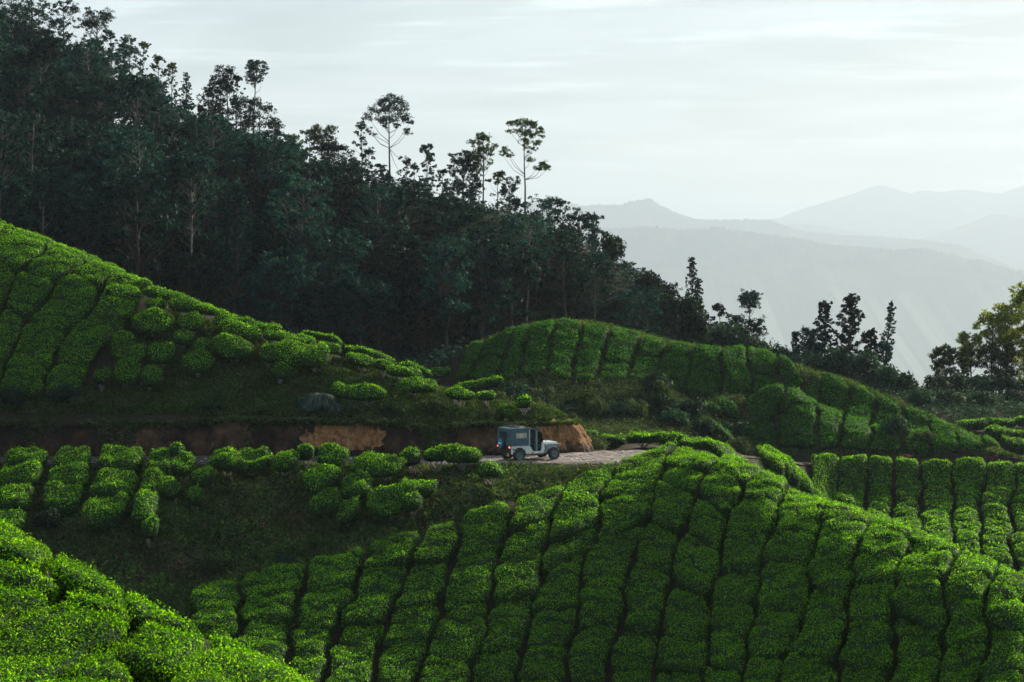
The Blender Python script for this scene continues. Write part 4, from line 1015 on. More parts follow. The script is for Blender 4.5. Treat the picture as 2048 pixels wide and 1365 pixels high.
# --- skyline trees of the forested hill: pixel column, top row, crown width, crown base row, style, distance (None = ridge), leaf count
SKY = [
 (25, -40, 90, 90, 'round', None, 2600), (75, 2, 74, 120, 'round', None, 2400), (132, -6, 64, 110, 'round', None, 2000), (192, 16, 72, 112, 'round', None, 2200), (222, 62, 56, 150, 'open', None, 1100), (258, 74, 58, 160, 'round', None, 1800),
 (290, 84, 48, 180, 'open', None, 1000), (318, 112, 58, 190, 'open', None, 1300), (342, 128, 46, 200, 'open', None, 900), (376, 148, 40, 240, 'column', None, 900), (418, 176, 60, 290, 'round', None, 1700), (440, 148, 66, 250, 'round', None, 2000), (456, 128, 44, 190, 'round', None, 900),
 (478, 190, 66, 300, 'round', None, 1800), (512, 118, 58, 178, 'umbrella', None, 1300), (520, 195, 80, 330, 'round', None, 2200), (549, 232, 42, 300, 'round', None, 900), (590, 272, 76, 370, 'open', None, 1500), (618, 262, 60, 350, 'open', None, 1100), (645, 250, 80, 320, 'umbrella', None, 1700),
 (668, 288, 84, 380, 'round', None, 2600), (722, 248, 58, 350, 'open', None, 1000), (738, 300, 64, 400, 'open', None, 1300), (812, 320, 40, 410, 'open', None, 700), (856, 292, 76, 410, 'open', None, 1700), (830, 330, 56, 420, 'open', None, 1000),
 (927, 298, 70, 390, 'round', None, 2200), (968, 266, 54, 350, 'round', None, 1500), (996, 345, 70, 430, 'open', None, 1300), (1016, 350, 50, 440, 'round', None, 1000), (905, 360, 60, 440, 'round', None, 1500), (1082, 392, 84, 490, 'round', None, 2200), (1122, 402, 70, 500, 'open', None, 1400),
 (1158, 418, 92, 540, 'round', 192, 3400), (1188, 430, 84, 545, 'open', 191, 2200), (1212, 490, 44, 560, 'open', 190, 700), (1250, 556, 56, 620, 'round', 186, 1300), (1276, 572, 50, 630, 'round', 184, 1100),
 (1334, 574, 74, 640, 'round', 178, 1800), (1380, 516, 44, 625, 'column', 178, 1000), (1400, 556, 36, 640, 'column', 177, 700), (1440, 612, 56, 665, 'open', 174, 900), (1468, 628, 50, 680, 'round', 174, 900), (1500, 580, 54, 640, 'umbrella', 172, 900), (1506, 655, 50, 690, 'round', 170, 800),
 (1592, 664, 34, 720, 'column', 164, 600), (1622, 655, 60, 735, 'round', 164, 1500), (1650, 604, 74, 720, 'column', 165, 2300), (1702, 594, 96, 725, 'column', 166, 4200), (1745, 660, 60, 735, 'column', 164, 1700), (1782, 604, 40, 720, 'column', 166, 1000), (1768, 690, 66, 745, 'open', 164, 1100),
 (402, 215, 50, 310, 'open', None, 900), (474, 152, 42, 236, 'open', None, 700), (560, 292, 50, 380, 'open', None, 900), (698, 318, 58, 400, 'round', None, 1400), (762, 332, 54, 415, 'open', None, 900), (886, 342, 46, 430, 'open', None, 800), (946, 352, 50, 440, 'round', None, 1200), (1034, 402, 58, 475, 'open', None, 1000), (1062, 425, 58, 500, 'round', None, 1400), (1138, 455, 54, 545, 'round', None, 1300),
 (1888, 690, 64, 768, 'round', 184, 2600), (1942, 668, 70, 750, 'round', 184, 3000), (1985, 622, 82, 735, 'round', 186, 3600), (2010, 604, 76, 740, 'round', 188, 3200), (2046, 566, 112, 740, 'round', 190, 6500), (1998, 690, 90, 775, 'round', 183, 3400), (2062, 650, 90, 775, 'round', 186, 3600), (1925, 725, 40, 770, 'open', 182, 700),
]
DESC = {'round': "bushy dark tree", 'open': "thin open-crowned tree", 'column': "narrow spire-shaped tree", 'umbrella': "bare-trunked tree with domed crown"}
cnt = {}
def place_tree(px, top, w, base, style, D, nl, k):
    D = D or ridge_D(px) - 1.5
    rng = np.random.default_rng(900 + k)
    g = on_ground(px, D)
    ztop = -(top - HZ) / F * D; zb = -(base - HZ) / F * D
    Ht = max(2.5, ztop - g[2]); cb = float(np.clip(zb - g[2], .08 * Ht, .85 * Ht))
    zone = "on the forest skyline" if px < 1230 else ("behind the middle tea hill" if px < 1560 else ("behind the right tea hill" if px < 1850 else "in the grove at right edge"))
    key = (style, zone); cnt[key] = cnt.get(key, 0) + 1
    lab = "%s %s, %s of its kind from left" % (DESC[style], zone, ORD[cnt[key]])
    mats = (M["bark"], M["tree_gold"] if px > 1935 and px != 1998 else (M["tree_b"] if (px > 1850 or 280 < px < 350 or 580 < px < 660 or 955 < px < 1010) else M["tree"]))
    lean = {1782: .10, 1500: .06, 1188: .08}.get(px, rng.normal() * .012)
    x0 = g.copy(); x0[0] -= lean * Ht * .8
    tree_thing("skyline_tree", x0, tree_parts(Ht, cb, w / F * D, style, rng, int(nl * 2.3), .235, lean), mats, lab, "tree", "trees " + zone)
for k, a in enumerate(sorted(SKY)): place_tree(*a, k)
# the two tallest emergent trees, crowns as they stand
def hero(px, base_py, D, cl, label, seed, nl, mat):
    rng = np.random.default_rng(seed); g = on_ground(px, D); s = D / F
    zz = lambda y: -(y - HZ) / F * D - g[2]
    cl2 = [((x - px) * s, zz(y), r * s, w) for (x, y, r, w) in cl]
    Ht = max(c[1] for c in cl2) + .3
    tree_thing("emergent_tree", g, tree_parts(Ht, zz(base_py), 5, 'x', rng, int(nl * 1.5), .24, 0.0, .17, cl2), (M["bark"], mat), label, "tree", "tall emergent trees of the ridge")
hero(781, 268, 203, [(781, 196, 14, 1), (765, 205, 14, 1), (797, 204, 15, 1), (752, 220, 14, 1), (778, 216, 16, 1), (806, 220, 14, 1), (738, 236, 12, 1), (760, 236, 15, 1), (786, 234, 16, 1), (810, 238, 13, 1), (822, 246, 9, .8), (735, 258, 8, .6), (745, 268, 8, .6), (818, 264, 11, .8), (770, 252, 8, .7), (795, 250, 9, .7), (806, 318, 9, .4), (800, 345, 10, .4), (727, 245, 7, .6)],
     "tallest tree on the forest ridge, wide triangular crown on one bare trunk", 51, 3600, M["tree"])
hero(1051, 330, 196, [(1022, 246, 9, .9), (1036, 248, 11, 1), (1052, 246, 12, 1), (1066, 250, 11, 1), (1080, 260, 9, 1), (1020, 262, 8, .7), (1044, 264, 12, 1), (1062, 268, 12, 1), (1083, 272, 7, .7), (1050, 284, 11, 1), (1072, 288, 10, .9), (1056, 300, 8, .6), (1010, 300, 9, .9), (1018, 310, 9, .8), (1004, 308, 7, .6), (1060, 320, 9, .7), (1088, 328, 11, 1), (1098, 336, 8, .8), (1076, 334, 9, .9), (1068, 300, 7, .5)],
     "slender ridge tree with ball-like tufts on side limbs, nearest the distant mountains", 52, 3200, M["tree_b"])

# --- the wood below: prototypes copied one by one
prng = np.random.default_rng(5)
PROTO = []
for k, (Ht, cb, w, st, nl, pale) in enumerate([(11, 3.5, 6.4, 'round', 4200, 0), (13, 6, 6.0, 'umbrella', 3800, 1), (9, 1.8, 6.2, 'round', 4400, 0), (14, 7, 5.2, 'round', 3400, 1), (12, 4, 5.0, 'open', 2600, 1), (8, 1.5, 6.6, 'umbrella', 4200, 0), (12, 3, 4.2, 'column', 2700, 0), (10, 2.5, 7.2, 'round', 5000, 0)]):
    PROTO.append((tree_parts(Ht, cb, w, st, np.random.default_rng(70 + k), nl, .36), pale, k % 3 == 2, Ht))
made = {}
def forest_tree(k, loc, rz, sc, label, group):
    if k not in made:
        parts, pale, olive, Ht = PROTO[k]
        made[k] = tree_thing("forest_tree", loc, parts, (M["bark_pale"] if pale else M["bark"], M["tree"] if k == 6 else (M["tree_light"] if k in (1, 3, 5) else M["tree"])), label, "tree", group, rz)
        made[k].scale = sc; return
    dup(made[k], loc, rz, sc, label, group)
pts = []
tries = 0
while len(pts) < 238 and tries < 30000:
    tries += 1
    px = prng.uniform(-90, 1300); Df = float(np.interp(px, [0, 300, 700, 900, 1100, 1300], [140, 140, 142, 146, 158, 160])); Dr = ridge_D(px) - 3
    D = Df + (Dr - Df) * prng.random() ** .72
    x = (px - 1024) / F * D
    if all((x - p[0]) ** 2 + ((D - p[1]) * .8) ** 2 > 2.75 ** 2 for p in pts): pts.append((x, D, px, (D - Df) / (Dr - Df)))
ZN = {}
TYPE = ["rounded", "dome-crowned", "low bushy", "tall pale-stemmed", "thin-crowned", "low domed", "narrow", "broad"]
for (x, D, px, t) in sorted(pts, key=lambda p: p[2]):
    band = "lowest belt" if t < .33 else ("middle belt" if t < .66 else "upper belt")
    k = int(prng.integers(len(PROTO)));
    if t < .45 and prng.random() < .55: k = int(prng.choice([0, 2, 5, 7, 6]))
    if t > .75 and prng.random() < .6: k = int(prng.choice([0, 2, 5, 7]))
    third = "left" if px < 350 else ("middle" if px < 750 else "right")
    s = prng.uniform(.8, 1.15) * (1.0 if t < .7 else .8)
    g = on_ground(px, D); g[2] -= .2
    env = float(np.interp(px, [-100, 0, 100, 200, 300, 400, 500, 600, 700, 800, 900, 1000, 1100, 1200, 1300], [-20, 20, 45, 95, 172, 232, 272, 312, 345, 375, 400, 430, 465, 528, 605])) + prng.uniform(-22, 24)
    hmax = -(env - HZ) / F * D - g[2]
    if hmax < 3.0: continue
    sz = min(s * prng.uniform(.92, 1.12), hmax / PROTO[k][3]); s = min(s, sz * 1.35)
    ZN[(band, third, k)] = ZN.get((band, third, k), 0) + 1
    forest_tree(k, g, prng.uniform(0, 6.3), (s, s, sz), "%s shaded tree, %s such in the %s, %s third of the wooded hill" % (TYPE[k], ORD[ZN[(band, third, k)]], band, third), "forest trees of the wooded hill")

# --- shrubs: prototypes and copies
def shrub_parts(rng, nl, ls, flat=.75):
    g = Geo(); cl = []
    for i in range(9):
        th = rng.uniform(0, 6.3); q = rng.uniform(.1, .72); c = np.array([cos(th) * q, sin(th) * q, .25 + rng.random() * .55 * (1 - q * .5)])
        cl.append((c, rng.uniform(.28, .45)))
        g.tube([(0.05 * cos(th), 0.05 * sin(th), -.1), c * np.array([.5, .5, .6]), c], [.04, .03, .015], 4, cap=False)
    P = []; N = []
    for c, r in cl:
        m = nl // 9; d = rng.normal(size=(m, 3)); d /= np.linalg.norm(d, axis=1)[:, None]
        P.append(c + d * r * rng.random((m, 1)) ** .4 * np.array([1, 1, flat])); N.append(d + np.array([0, 0, .4]))
    P = np.concatenate(P); N = np.concatenate(N)
    return g, leaf_tris(P, N, ls * rng.uniform(.6, 1.3, len(P)), ls * .5, rng, .7)
SP = []
def place_shrub(kind, px, D, w, h, label, group, rz=0, exact=None):
    g = on_ground(px, D) if exact is None else exact
    g = np.array(g); g[2] -= .05
    if kind >= len(SP) or SP[kind] is None:
        while len(SP) <= kind: SP.append(None)
        r = tree_thing("shrub", g, shrub_parts(np.random.default_rng(300 + kind), 1300, [.17, .15, .2, .13][kind % 4]), (M["bark"], [M["shrub"], M["scrub"], M["shrub"], M["scrub"]][kind % 4]), label, "shrub", group, rz)
        # names of the parts of a shrub
        SP[kind] = r
    else:
        r = dup(SP[kind], g, rz, (1, 1, 1), label, group)
    r.scale = (w / 1.9, w / 1.9, h)
    return r
srng = np.random.default_rng(8)
# dark bushes along the sky behind the middle and right hills
line = [(1215, 600, 4.2, 3.6, 178), (1300, 598, 3.6, 3.4, 172), (1310, 632, 5, 3, 168), (1360, 625, 5.0, 3.4, 168), (1400, 650, 4.6, 3.0, 166), (1455, 665, 5.0, 2.8, 164), (1500, 685, 4.4, 2.6, 162), (1545, 690, 4.2, 2.4, 160), (1580, 702, 3.6, 2.2, 158), (1615, 715, 4, 2.2, 160), (1660, 712, 4.4, 3, 160), (1710, 712, 4.6, 3.2, 160), (1755, 735, 4, 2.6, 160), (1790, 748, 3.8, 2.2, 162), (1825, 768, 3.6, 1.8, 164), (1860, 772, 4.2, 2.2, 170), (1900, 775, 4.4, 2.4, 174), (1945, 782, 4.6, 2.6, 176), (1990, 786, 4.8, 2.6, 176), (2035, 790, 4.8, 2.6, 176), (1840, 790, 3.4, 1.6, 158), (1905, 800, 3.6, 1.7, 160), (1965, 808, 3.8, 1.6, 162), (2030, 812, 4, 1.6, 164)]
for k, (px, top, w, h, D) in enumerate(sorted(line)):
    g = on_ground(px, D); ztop = -(top - HZ) / F * D; h2 = max(h, min(ztop - g[2], h * 1.9)); 
    place_shrub(k % 2 * 2, px, D, w, h2, "dark round shrub, %s from left in the line behind the tea hills" % ORD[k + 1], "dark shrubs behind the tea hills", srng.uniform(0, 6))
# scrub band under the middle tea hill
sc_ = []
while len(sc_) < 28:
    px = srng.uniform(930, 1480); D = srng.uniform(124.0, 132.0)
    if px > 1380 and D > 129: continue
    x = (px - 1024) / F * D
    if all((x - a) ** 2 + (D - b) ** 2 > 1.35 ** 2 for a, b, _ in sc_): sc_.append((x, D, px))
for k, (x, D, px) in enumerate(sorted(sc_, key=lambda a: a[2])):
    place_shrub(int(srng.integers(4)), px, D, srng.uniform(1.8, 3.2), srng.uniform(1.2, 2.3), "dim shrub in the scrub under the middle tea hill, %s from left" % ORD[k + 1], "shrubs in the scrub under the middle hill", srng.uniform(0, 6))
for k, (px, D, w, h, lab) in enumerate([(866, 104.2, 2.6, 1.25, "dark dense shrub overhanging the cut bank left of the off-road car"), (125, 104.3, 2.6, 1.3, "dark leafy shrub above the cut bank at the foot of the left tea rows"), (160, 103.9, 1.9, .9, "low shrub hanging over the bank edge right of the left tea rows"), (600, 104.0, 1.5, .9, "dark shrub left of the bluish grass clump"),
      (700, 103.9, 1.9, 1.0, "dark shrub between the bluish grass and the wide low tea bush"), (1790, 131.0, 2.9, 2.1, "dark blue-green shrub covering the lower right tea hill above the bank"), (1850, 129.6, 2.2, 1.4, "dark shrub at the right hill's foot, right of the big shrub"), (1330, 128.2, 2.6, 1.9, "dark shrub at the left foot of the right tea hill"), (1140, 106.6, 1.4, .8, "thin shrub behind the grassy nose above the orange clay"),
      (100, 90.0, 2.2, 1.3, "dark shrub in the gully left, just above the foreground tea"), (165, 89.5, 2.0, 1.2, "dark shrub in the gully under the left roadside rows"), (230, 90.5, 1.8, 1.0, "low shrub in the gully below the third roadside row"), (415, 88.2, 2.0, 1.2, "brownish shrub low on the scrub slope above the spur's left end"), (560, 87.6, 1.9, 1.0, "dim shrub in the middle of the scrub slope"), (980, 104.1, 1.2, .8, "dark shrub on the bank edge above the off-road car"), (40, 103.9, 2.4, 1.1, "dark shrub on the bank edge at the far left"), (250, 103.8, 1.8, .8, "low dark shrub on the bank edge below the small umbrella bushes"), (420, 103.8, 1.6, .7, "low shrub on the bank edge, centre of the long dark cutting"), (520, 103.7, 2.0, .8, "spreading shrub on the bank edge left of the orange patch"), (790, 103.7, 1.7, .8, "low shrub on the bank edge right of the orange patch")]):
    place_shrub([1, 0, 1, 0][k % 4], px, D, w, h, lab, None, srng.uniform(0, 6))
# ------------------------------------------------------------------ ground cover nobody could count
def region(pix, h=0.0, dmin=22, dmax=290):
    pts = [cast(a, b_, h, dmin, dmax) for a, b_ in pix]
    return np.array([p for p in pts if p is not None])
def sample_in(poly, n, rng):
    lo, hi = poly.min(0), poly.max(0); out = []; k = 0
    while k < n:
        P = lo + rng.random((n, 2)) * (hi - lo); _d, ins = poly_dist(P, poly); out.append(P[ins]); k += ins.sum()
        if ins.sum() == 0: break
    return np.concatenate(out)[:n]
def blades(P, k, hgt, wid, rng, lean=.5):
    n = len(P) * k
    B = np.repeat(P, k, axis=0); hs = hgt * rng.uniform(.5, 1.25, n) * np.repeat(rng.uniform(.6, 1.25, len(P)), k)
    B[:, :2] += rng.normal(size=(n, 2)) * hgt * .22
    a = rng.uniform(0, 6.3, n); dx = np.stack([np.cos(a), np.sin(a)], -1) * wid * .5
    l_ = rng.normal(size=(n, 2)) * lean * hs[:, None]
    z0 = B[:, 2] - .03
    v0 = np.concatenate([B[:, :2] - dx, z0[:, None]], 1); v1 = np.concatenate([B[:, :2] + dx, z0[:, None]], 1)
    m = B[:, :2] + l_ * .4
    v2 = np.concatenate([m + dx * .8, (z0 + hs * .65)[:, None]], 1); v3 = np.concatenate([B[:, :2] + l_, (z0 + hs * .95)[:, None]], 1)
    V = np.stack([v0, v1, v2, v3], 1).reshape(-1, 3)
    return V, np.arange(4 * n).reshape(n, 4)
def ground_pts(P):
    return np.concatenate([P, H(P[:, 0], P[:, 1])[:, None]], 1)
def keep_off_road(P, m=.12):
    s, rz, hw, far, best = road_frame(P[:, 0], P[:, 1])
    return P[far | (np.abs(s) > hw + m)]
def cover(name, regs, mats, label, seed, clump_leaves=None, hgt=.3, wid=.05, per=5, thin=None):
    rng = np.random.default_rng(seed); VV = []; QQ = []; o = 0
    for poly, n in regs:
        P = keep_off_road(sample_in(poly, n, rng))
        if thin: P = P[vnoise(P[:, 0], P[:, 1], thin[0], seed) + rng.normal(size=len(P)) * .25 > thin[1]]
        G = ground_pts(P)
        V, Q = blades(G, per, hgt, wid, rng)
        VV.append(V); QQ.append(Q + o); o += len(V)
    me = np_mesh(name, np.concatenate(VV), np.concatenate(QQ), None, mats)
    return prop(ob(name, me), label, None, None, "stuff")
def leafy(name, regs, mats, label, seed, per=12, rad=.35, ls=.12, hgt=.25, thin=None):
    rng = np.random.default_rng(seed); PP = []; NN = []
    for poly, n in regs:
        P = keep_off_road(sample_in(poly, n, rng), .5)
        if thin: P = P[vnoise(P[:, 0], P[:, 1], thin[0], seed) + rng.normal(size=len(P)) * .2 > thin[1]]
        G = ground_pts(P); s = rng.uniform(.4, 1.3, len(G))
        d = rng.normal(size=(len(G), per, 3)); d /= np.linalg.norm(d, axis=2)[..., None]; d[..., 2] = np.abs(d[..., 2])
        q = G[:, None] + d * (rng.random((len(G), per, 1)) ** .5) * s[:, None, None] * np.array([rad, rad, hgt])
        PP.append(q.reshape(-1, 3)); NN.append((d + np.array([0, 0, .5])).reshape(-1, 3))
    P = np.concatenate(PP); N = np.concatenate(NN)
    V, Q = leaf_tris(P, N, ls * rng.uniform(.6, 1.4, len(P)), ls * .45, rng, .8)
    return prop(ob(name, np_mesh(name, V, None, Q, mats)), label, None, None, "stuff")
slope = region([(-60, 938), (300, 938), (700, 938), (1000, 938), (1210, 940), (1120, 985), (960, 1030), (820, 1080), (640, 1150), (480, 1180), (400, 1225), (330, 1235), (260, 1215), (100, 1120), (-60, 1070)], 0, 66)
upper = region([(-60, 800), (120, 800), (200, 790), (330, 770), (430, 765), (560, 770), (700, 765), (860, 785), (960, 800), (1060, 815), (1140, 840), (1120, 855), (900, 848), (600, 835), (300, 833), (-60, 828)], 0, 100, 120)
lslope = region([(160, 770), (240, 720), (300, 680), (420, 690), (600, 720), (800, 770), (1000, 805), (1130, 835), (900, 840), (500, 830), (160, 830)], 0, 100, 120)
bench = np.array([(5.0, 109.5), (9.5, 114), (13, 119), (12.5, 124), (0, 124), (-5, 119), (1, 113)])
midscrub = np.array([(-6, 122.5), (-2, 136), (6, 136.6), (12, 137), (17, 137.0), (19, 128), (15, 125), (10, 124), (4, 123)])
cover("grass", [(upper, 8000), (lslope, 9000), (np.array([(-14, 104.5), (-2, 104.2), (2.5, 104.3), (2, 107.5), (-4, 109.5), (-12, 110.6), (-22, 112.5), (-24, 109)]), 6000)], [M["grass"]], "short dull grass above the cut bank on the left slope", 61, hgt=.22, wid=.045, per=5)
cover("grass", [(np.array([(-2.6, 103.5), (1.5, 103.5), (2.4, 104.0), (3.4, 104.4), (3.85, 105.5), (3.3, 107.4), (0, 109), (-2.6, 107.5)]), 5200)], [M["grass"]], "green grass on the nose above the orange clay", 67, hgt=.17, wid=.05, per=6)
cover("grass", [(slope, 26000)], [M["grass"], ], "patchy grass on the slope below the road", 62, hgt=.32, wid=.055, per=5, thin=(.55, -.15))
leafy("undergrowth", [(slope, 9000)], [M["scrub"]], "low tangled scrub on the slope below the road", 63, rad=.4, ls=.14, hgt=.32, thin=(.9, -.1))
leafy("bracken", [(slope, 420)], [M["scrub"]], "mounds of bracken on the slope below the road", 85, per=70, rad=.62, ls=.17, hgt=.62, thin=(.8, -.05))
leafy("dry_scrub", [(slope, 160)], [M["dry"]], "dry brown bracken on the slope below the road", 86, per=60, rad=.5, ls=.17, hgt=.5, thin=(.7, .0))
leafy("ferns", [(slope, 3000)], [M["fern"]], "patches of fresh green fern on the slope below the road", 83, per=16, rad=.36, ls=.24, hgt=.42, thin=(.75, .22))
leafy("dry_scrub", [(slope, 2600), (lslope, 500)], [M["dry"]], "brown dry weeds on the slopes beside the road", 84, per=14, rad=.35, ls=.15, hgt=.30, thin=(.6, .22))
leafy("undergrowth", [(midscrub, 4600), (bench, 1500), (np.array([(4.9, 105.6), (5.4, 106), (5.6, 109), (3, 111), (0.5, 112.5), (2.9, 109)]), 500)], [M["scrub"]], "dark tangled scrub under the middle tea hill", 64, per=16, rad=.6, ls=.19, hgt=.7)
floor_ = np.array([on_ground(px, D)[:2] for px, D in [(-110, 136), (300, 136), (700, 136), (880, 140), (1000, 152), (1150, 156), (1330, 158), (1330, 178), (1230, 188), (1050, 195), (780, 201), (500, 208), (300, 213), (150, 218), (-110, 226)]])
leafy("undergrowth", [(floor_, 9500)], [M["tree"]], "dark undergrowth on the forest floor", 65, per=16, rad=1.1, ls=.34, hgt=1.3)
mcrest = np.array([on_ground(px, D)[:2] for px, D in [(930, 135), (1100, 137), (1300, 137), (1500, 136), (1600, 137), (1700, 136), (1900, 132), (2040, 130), (2060, 134), (1900, 140), (1750, 146), (1600, 149), (1300, 152), (1100, 152), (940, 147)]])
cover('grass', [(mcrest, 11000)], [M['grass']], 'dull grass between the bushes of the middle and right tea hills', 69, hgt=.3, wid=.07, per=4)
cover('grass', [(np.array([(15, 108), (14, 98), (20, 84), (24, 68), (40, 66), (46, 90), (40, 104), (28, 112), (22, 118)]), 9000), (np.array([(-30, 84), (-10, 84), (-6, 62), (-4, 50), (-24, 50), (-32, 66)]), 8000)], [M['grass']], 'rough grass in the gullies between the tea hills', 73, hgt=.35, wid=.08, per=4)
rfoot = np.array([(12.5, 127.0), (47, 129.0), (47, 132.5), (30, 131.5), (20, 133), (14, 131)])
cover("grass", [(rfoot, 5200)], [M["grass"]], "dim grass along the foot of the right tea hill", 66, hgt=.25, wid=.06, per=4)
behind = np.array([on_ground(px, D)[:2] for px, D in [(1180, 152), (1400, 150), (1600, 147), (1750, 149), (1900, 152), (2080, 156), (2080, 180), (1850, 172), (1600, 166), (1350, 176)]])
leafy("undergrowth", [(behind, 3000)], [M["shrub"]], "dark bushes and bracken behind the tea hills", 68, per=14, rad=.9, ls=.28, hgt=1.1)
# hanging fringe along the top edge of the cut bank
te = BANK_V[-1]; rng = np.random.default_rng(71)
k = rng.integers(len(te), size=3800); G = te[k] + np.stack([rng.normal(size=3800) * .1, rng.normal(size=3800) * .18 + .1, rng.normal(size=3800) * .04], -1)
G = G[(vnoise(G[:, 0], G[:, 0] * 0, 1.1, 3) > -.55)]
V, Q = blades(G, 5, .3, .05, rng, .9); V[:, 2] -= np.abs(rng.normal(size=len(V))) * .07
prop(ob("grass", np_mesh("grass", V, Q, None, [M["scrub"]])), "ragged grass and roots hanging over the bank edge", None, None, "stuff")
# ferns and creepers hanging down the face of the cut bank
rng = np.random.default_rng(91); nt_, ns_ = BANK_V.shape[:2]
ii = rng.integers(1, nt_, 5200); jj = rng.integers(0, ns_, 5200); q = BANK_V[ii, jj]
keep = (vnoise(q[:, 0], q[:, 2] * .6, 1.15, 17) + .35 * vnoise(q[:, 0], q[:, 2], 4, 18) + (ii / nt_ - .62) * 1.1 > .22) & (clay_left(q) == 0)
q = q[keep]; P = np.repeat(q, 9, axis=0) + rng.normal(size=(len(q) * 9, 3)) * np.array([.16, .10, .16]) + np.array([0, -.10, 0])
V, Q = leaf_tris(P, np.tile(np.array([0, -.7, .5]), (len(P), 1)), .16 * rng.uniform(.6, 1.4, len(P)), .06, rng, .8)
prop(ob("creepers", np_mesh("creepers", V, None, Q, [M["scrub"]])), "dark creepers and ferns hanging on the earth cutting", None, None, "stuff")
# grass and roots overhanging the clay end of the cutting
rng = np.random.default_rng(93); ii = rng.integers(21, NOSE_V.shape[0], 2200); jj = rng.integers(0, 90, 2200); q = NOSE_V[ii, jj]
V, Q = blades(q + rng.normal(size=q.shape) * .05, 5, .15, .045, rng, .9); V[:, 2] -= np.abs(rng.normal(size=len(V))) * .06
prop(ob("grass", np_mesh("grass", V, Q, None, [M["grass"]])), "grass overhanging the top of the orange clay face", None, None, "stuff")
ii = rng.integers(4, 19, 700); jj = rng.integers(0, 100, 700); q = NOSE_V[ii, jj]; q = q[vnoise(q[:, 0] + q[:, 1], q[:, 2], 3.0, 23) > .6]
P = np.repeat(q, 8, axis=0) + rng.normal(size=(len(q) * 8, 3)) * .09 + np.array([.04, -.05, 0])
V, Q = leaf_tris(P, np.tile(np.array([.3, -.7, .4]), (len(P), 1)), .13, .055, rng, .8)
prop(ob("creepers", np_mesh("creepers", V, None, Q, [M["scrub"]])), "small weeds clinging to the orange clay face", None, None, "stuff")
# bluish plume grass on the bank edge
def grass_clump(px, D, r, label, n):
    g = on_ground(px, D); rng = np.random.default_rng(int(px)); root = empty("grass_clump", g); prop(root, label, "grass clump", "bluish grass clumps")
    th = rng.uniform(0, 6.3, n); rr = rng.uniform(.25, 1.0, n); hh = rng.uniform(.5, 1.0, n) * r * 1.15
    d = np.stack([np.cos(th), np.sin(th)], -1); t = np.stack([-d[:, 1], d[:, 0]], -1) * .028
    def at(f, lift): return np.concatenate([d * (rr * r * f)[:, None], (hh * lift)[:, None]], 1)
    def e(v, s): v = v.copy(); v[:, :2] += t * s; return v
    p0, p1, p2, p3 = at(.05, 0), at(.4, .85), at(.8, .8), at(1.1, .35)
    V = np.stack([e(p0, -1), e(p0, 1), e(p1, 1.3), e(p1, -1.3), e(p2, 1), e(p2, -1), e(p3, .3), e(p3, -.3)], 1).reshape(-1, 3)
    b_ = np.arange(n)[:, None] * 8
    Q = np.concatenate([b_ + np.array([0, 1, 2, 3]), b_ + np.array([3, 2, 4, 5]), b_ + np.array([5, 4, 6, 7])])
    ob("leaves", np_mesh("leaves", V, Q, None, [M["blue_grass"]]), root)
grass_clump(640, 103.8, 1.15, "large bluish arching grass clump over the orange bank patch", 420)
grass_clump(622, 103.6, .8, "smaller bluish grass clump left of the large one", 240)
grass_clump(668, 103.5, .7, "drooping bluish grass clump right of the large one", 220)
print("done ground cover")
# ------------------------------------------------------------------ the jeep on the road
J = dict(
    white=simple("jeep_pale_paint", (0.62, 0.67, 0.67), 0.4, noise=0.12, nscale=5), canvas=simple("canvas_blue_grey", (0.05, 0.105, 0.135), 0.75, noise=0.25, nscale=6), dark=simple("dark_metal", (0.025, 0.035, 0.04), 0.5),
    tyre=simple("tyre_rubber", (0.028, 0.036, 0.04), 0.85, noise=0.3, nscale=12), rim=simple("rim_steel", (0.09, 0.13, 0.145), 0.45), fender=simple("fender_grey_blue", (0.17, 0.22, 0.24), 0.45, noise=0.15, nscale=6),
    blue=simple("blue_cover", (0.02, 0.22, 0.42), 0.5), logo=simple("white_print", (0.75, 0.8, 0.82), 0.5), red=simple("red_lamp", (0.5, 0.02, 0.01), 0.3, emit=((1.0, 0.13, 0.05), 2.2)), amber=simple("amber_reflector", (0.75, 0.30, 0.03), 0.4),
    yellow=simple("yellow_plate", (0.75, 0.48, 0.05), 0.5), green=simple("green_sticker", (0.10, 0.55, 0.16), 0.5), banner=simple("pale_banner", (0.50, 0.42, 0.42), 0.6, noise=0.3, nscale=9), lime=simple("lime_print", (0.45, 0.60, 0.12), 0.6),
    glass=simple("dusty_glass", (0.04, 0.055, 0.06), 0.12), chrome=simple("mirror_chrome", (0.85, 0.88, 0.9), 0.08, 1.0), seat=simple("seat_vinyl", (0.03, 0.06, 0.08), 0.6), pale=simple("pale_pillar", (0.42, 0.47, 0.48), 0.45), lens=simple("head_lamp_glass", (0.7, 0.72, 0.7), 0.15))

def prism(g, prof, y0, y1, m=0):
    """side profile (x,z) extruded between y0 and y1, convex pieces as a fan"""
    p = np.array(prof, float); n = len(p)
    A = np.stack([p[:, 0], np.full(n, y0), p[:, 1]], -1); B = np.stack([p[:, 0], np.full(n, y1), p[:, 1]], -1)
    q = [(i, (i + 1) % n, n + (i + 1) % n, n + i) for i in range(n)]
    t = [(0, i + 1, i) for i in range(1, n - 1)] + [(n, n + i, n + i + 1) for i in range(1, n - 1)]
    g.add(np.concatenate([A, B]), q, t, m)

